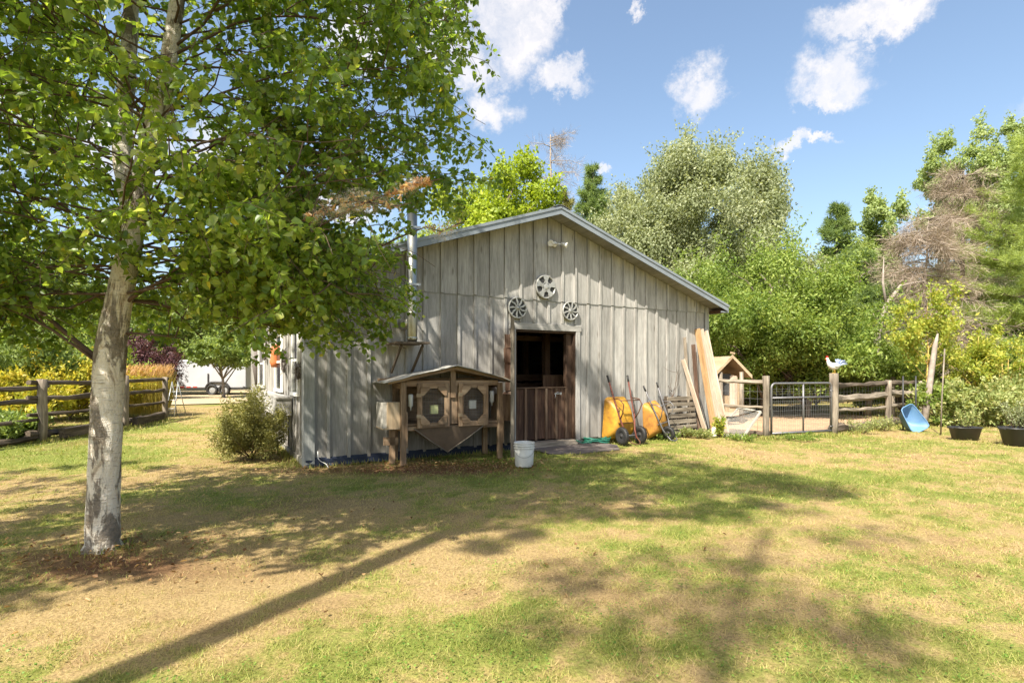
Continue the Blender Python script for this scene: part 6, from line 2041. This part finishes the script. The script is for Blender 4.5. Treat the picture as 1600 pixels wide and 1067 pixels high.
Yw = 4.05
web([ppt(478, 342, Yw), ppt(510, 325, Yw), ppt(550, 315, Yw), ppt(590, 318, Yw), ppt(622, 322, Yw)], [.02, .085, .10, .06, .015], 'wide wispy brown-and-white caterpillar web hanging in the birch', 95, 3)
web([ppt(602, 305, Yw), ppt(630, 296, Yw), ppt(650, 286, Yw), ppt(670, 284, Yw)], [.012, .03, .035, .012], 'small orange-brown rolled web nest at the tip of a birch branch', 120, 4)
web([ppt(665, 355, 4.7), ppt(690, 362, 4.7), ppt(715, 350, 4.7)], [.02, .07, .02], 'thin grey web before the left slope of the barn roof', 25, 5)

# ------------------------------------------------------------------ trees behind the camera that shade the lawn
def up_sun(q, h):
    k = h / math.tan(EL); return Vector((q.x + SUN_H.x * k, q.y + SUN_H.y * k, h))


shade_bark = M['birch']
rsA = random.Random(8)


def shade_tree(label, base, trunk_r, h, targets, seed, ma, lean=(0, 0)):
    r = np.random.RandomState(seed); random.seed(seed)
    root = thing('shade_tree', label, 'tree', base)
    mb = MB(); tp3 = Vector((lean[0], lean[1], h)); pts = [Vector((0, 0, -.1)).lerp(tp3, i / 10) for i in range(11)]
    mb.tube(pts, [trunk_r * (1 - .38 * i / 10) for i in range(11)], 14, jit=.03)
    C = []; R = []
    for (px, py, hh, rad) in targets:
        c = up_sun(gpt(px, py), hh) - Vector(base); C.append(tuple(c)); R.append(rad)
        i0 = max(7, min(9, int((hh - 1.0) / h * 10))); a = pts[i0]
        md = a.lerp(c, .5) + Vector((0, 0, .3)); mb.tube([a, md, c], [.010, .007, .003], 4)
    mb.build('trunk', M['birch'], root)
    C = np.array(C); R = np.array(R)
    n_per = {301: 300, 302: 85, 303: 190}[seed]
    P, N, idx = clump_cloud(r, C, R, n_per, .55)
    D = nrm(np.cross(N, rdirs(len(P), r)) + np.array([0, 0, -.4])); N = nrm(N - D * (N * D).sum(1, keepdims=True))
    keep = r.rand(len(P)) < np.clip(R[idx] / .55, .3, 1)
    P, D, N = P[keep], D[keep], N[keep]
    V, Fq = leaf_folded(P, D, N, .10 * r.uniform(.7, 1.2, len(P)), .075, .15)
    np_obj('crown', V, Fq, np.repeat(r.uniform(.2, .8, len(P)), 2), ma, root)


TA = []
for (px, py) in ((700, 770), (760, 760), (820, 752), (870, 760), (920, 742), (950, 722), (1000, 722), (1040, 738), (1080, 725), (1130, 738), (1090, 752), (1180, 750), (1220, 757), (1000, 757), (900, 775), (1150, 762), (1250, 768), (960, 770),
                 (850, 735), (780, 730), (1060, 765), (1210, 742), (1280, 760), (930, 708), (1020, 712), (740, 800), (860, 795), (660, 800), (780, 785)):
    TA.append((px, py, rsA.uniform(9.2, 12.0), rsA.uniform(.36, .55)))
for (px, py) in ((1120, 790), (1080, 800), (1190, 785), (1300, 770), (1010, 800), (930, 800), (820, 830), (760, 850)):
    TA.append((px, py, rsA.uniform(9.2, 11.5), rsA.uniform(.22, .36)))
shade_tree('slender tall birch behind the photographer whose shadow crosses the lawn', (-4.16, -1.58, 0), .15, 12.6, TA, 301, M['birchleaf'], lean=(.05, .05))
TB = []
for (px, py, rr) in ((1150, 805, .22), (1235, 795, .2), (1370, 833, .22), (1300, 838, .18), (1120, 862, .22), (920, 893, .25), (1000, 905, .24), (1150, 930, .34), (1230, 938, .3), (1090, 950, .3), (1300, 960, .26), (1100, 985, .22), (1120, 1020, .18),
                     (900, 950, .24), (950, 985, .24), (850, 990, .2), (1000, 1020, .22), (1380, 1010, .25), (1310, 1000, .22), (1180, 880, .2), (870, 900, .2), (1030, 870, .16), (1400, 980, .2)):
    TB.append((px, py, rsA.uniform(12.0, 15.5), rr * 1.7))
shade_tree('second tree behind the photographer casting loose dapples on the lawn', (-3.5, -5.35, 0), .06, 14.5, TB, 302, M['birchleaf'])
TC = []  # unseen tree, added with clumps placed to shade the ground round the birch
rsC = random.Random(77)
for k in range(44):
    px_ = rsC.uniform(-60, 640); py0 = 800 if px_ < 200 else 790
    py_ = rsC.uniform(735, 900 - max(0, px_ - 150) * .10) if px_ > 60 else rsC.uniform(745, 940)
    TC.append((px_, py_, rsC.uniform(4.2, 5.8), rsC.uniform(.20, .36)))
for (px_, py_) in ((30, 735), (110, 728), (200, 722), (250, 730), (500, 830), (540, 815), (600, 800), (560, 845)):
    TC.append((px_, py_, rsC.uniform(4.2, 5.5), .25))
shade_tree('added unseen leafy tree left of the photographer shading the ground round the birch', (-7.4, 0.6, 0), .12, 6.0, TC, 303, M['birchleaf'])
# high boughs that keep the left part of the gable in dappled shade come from the birch itself
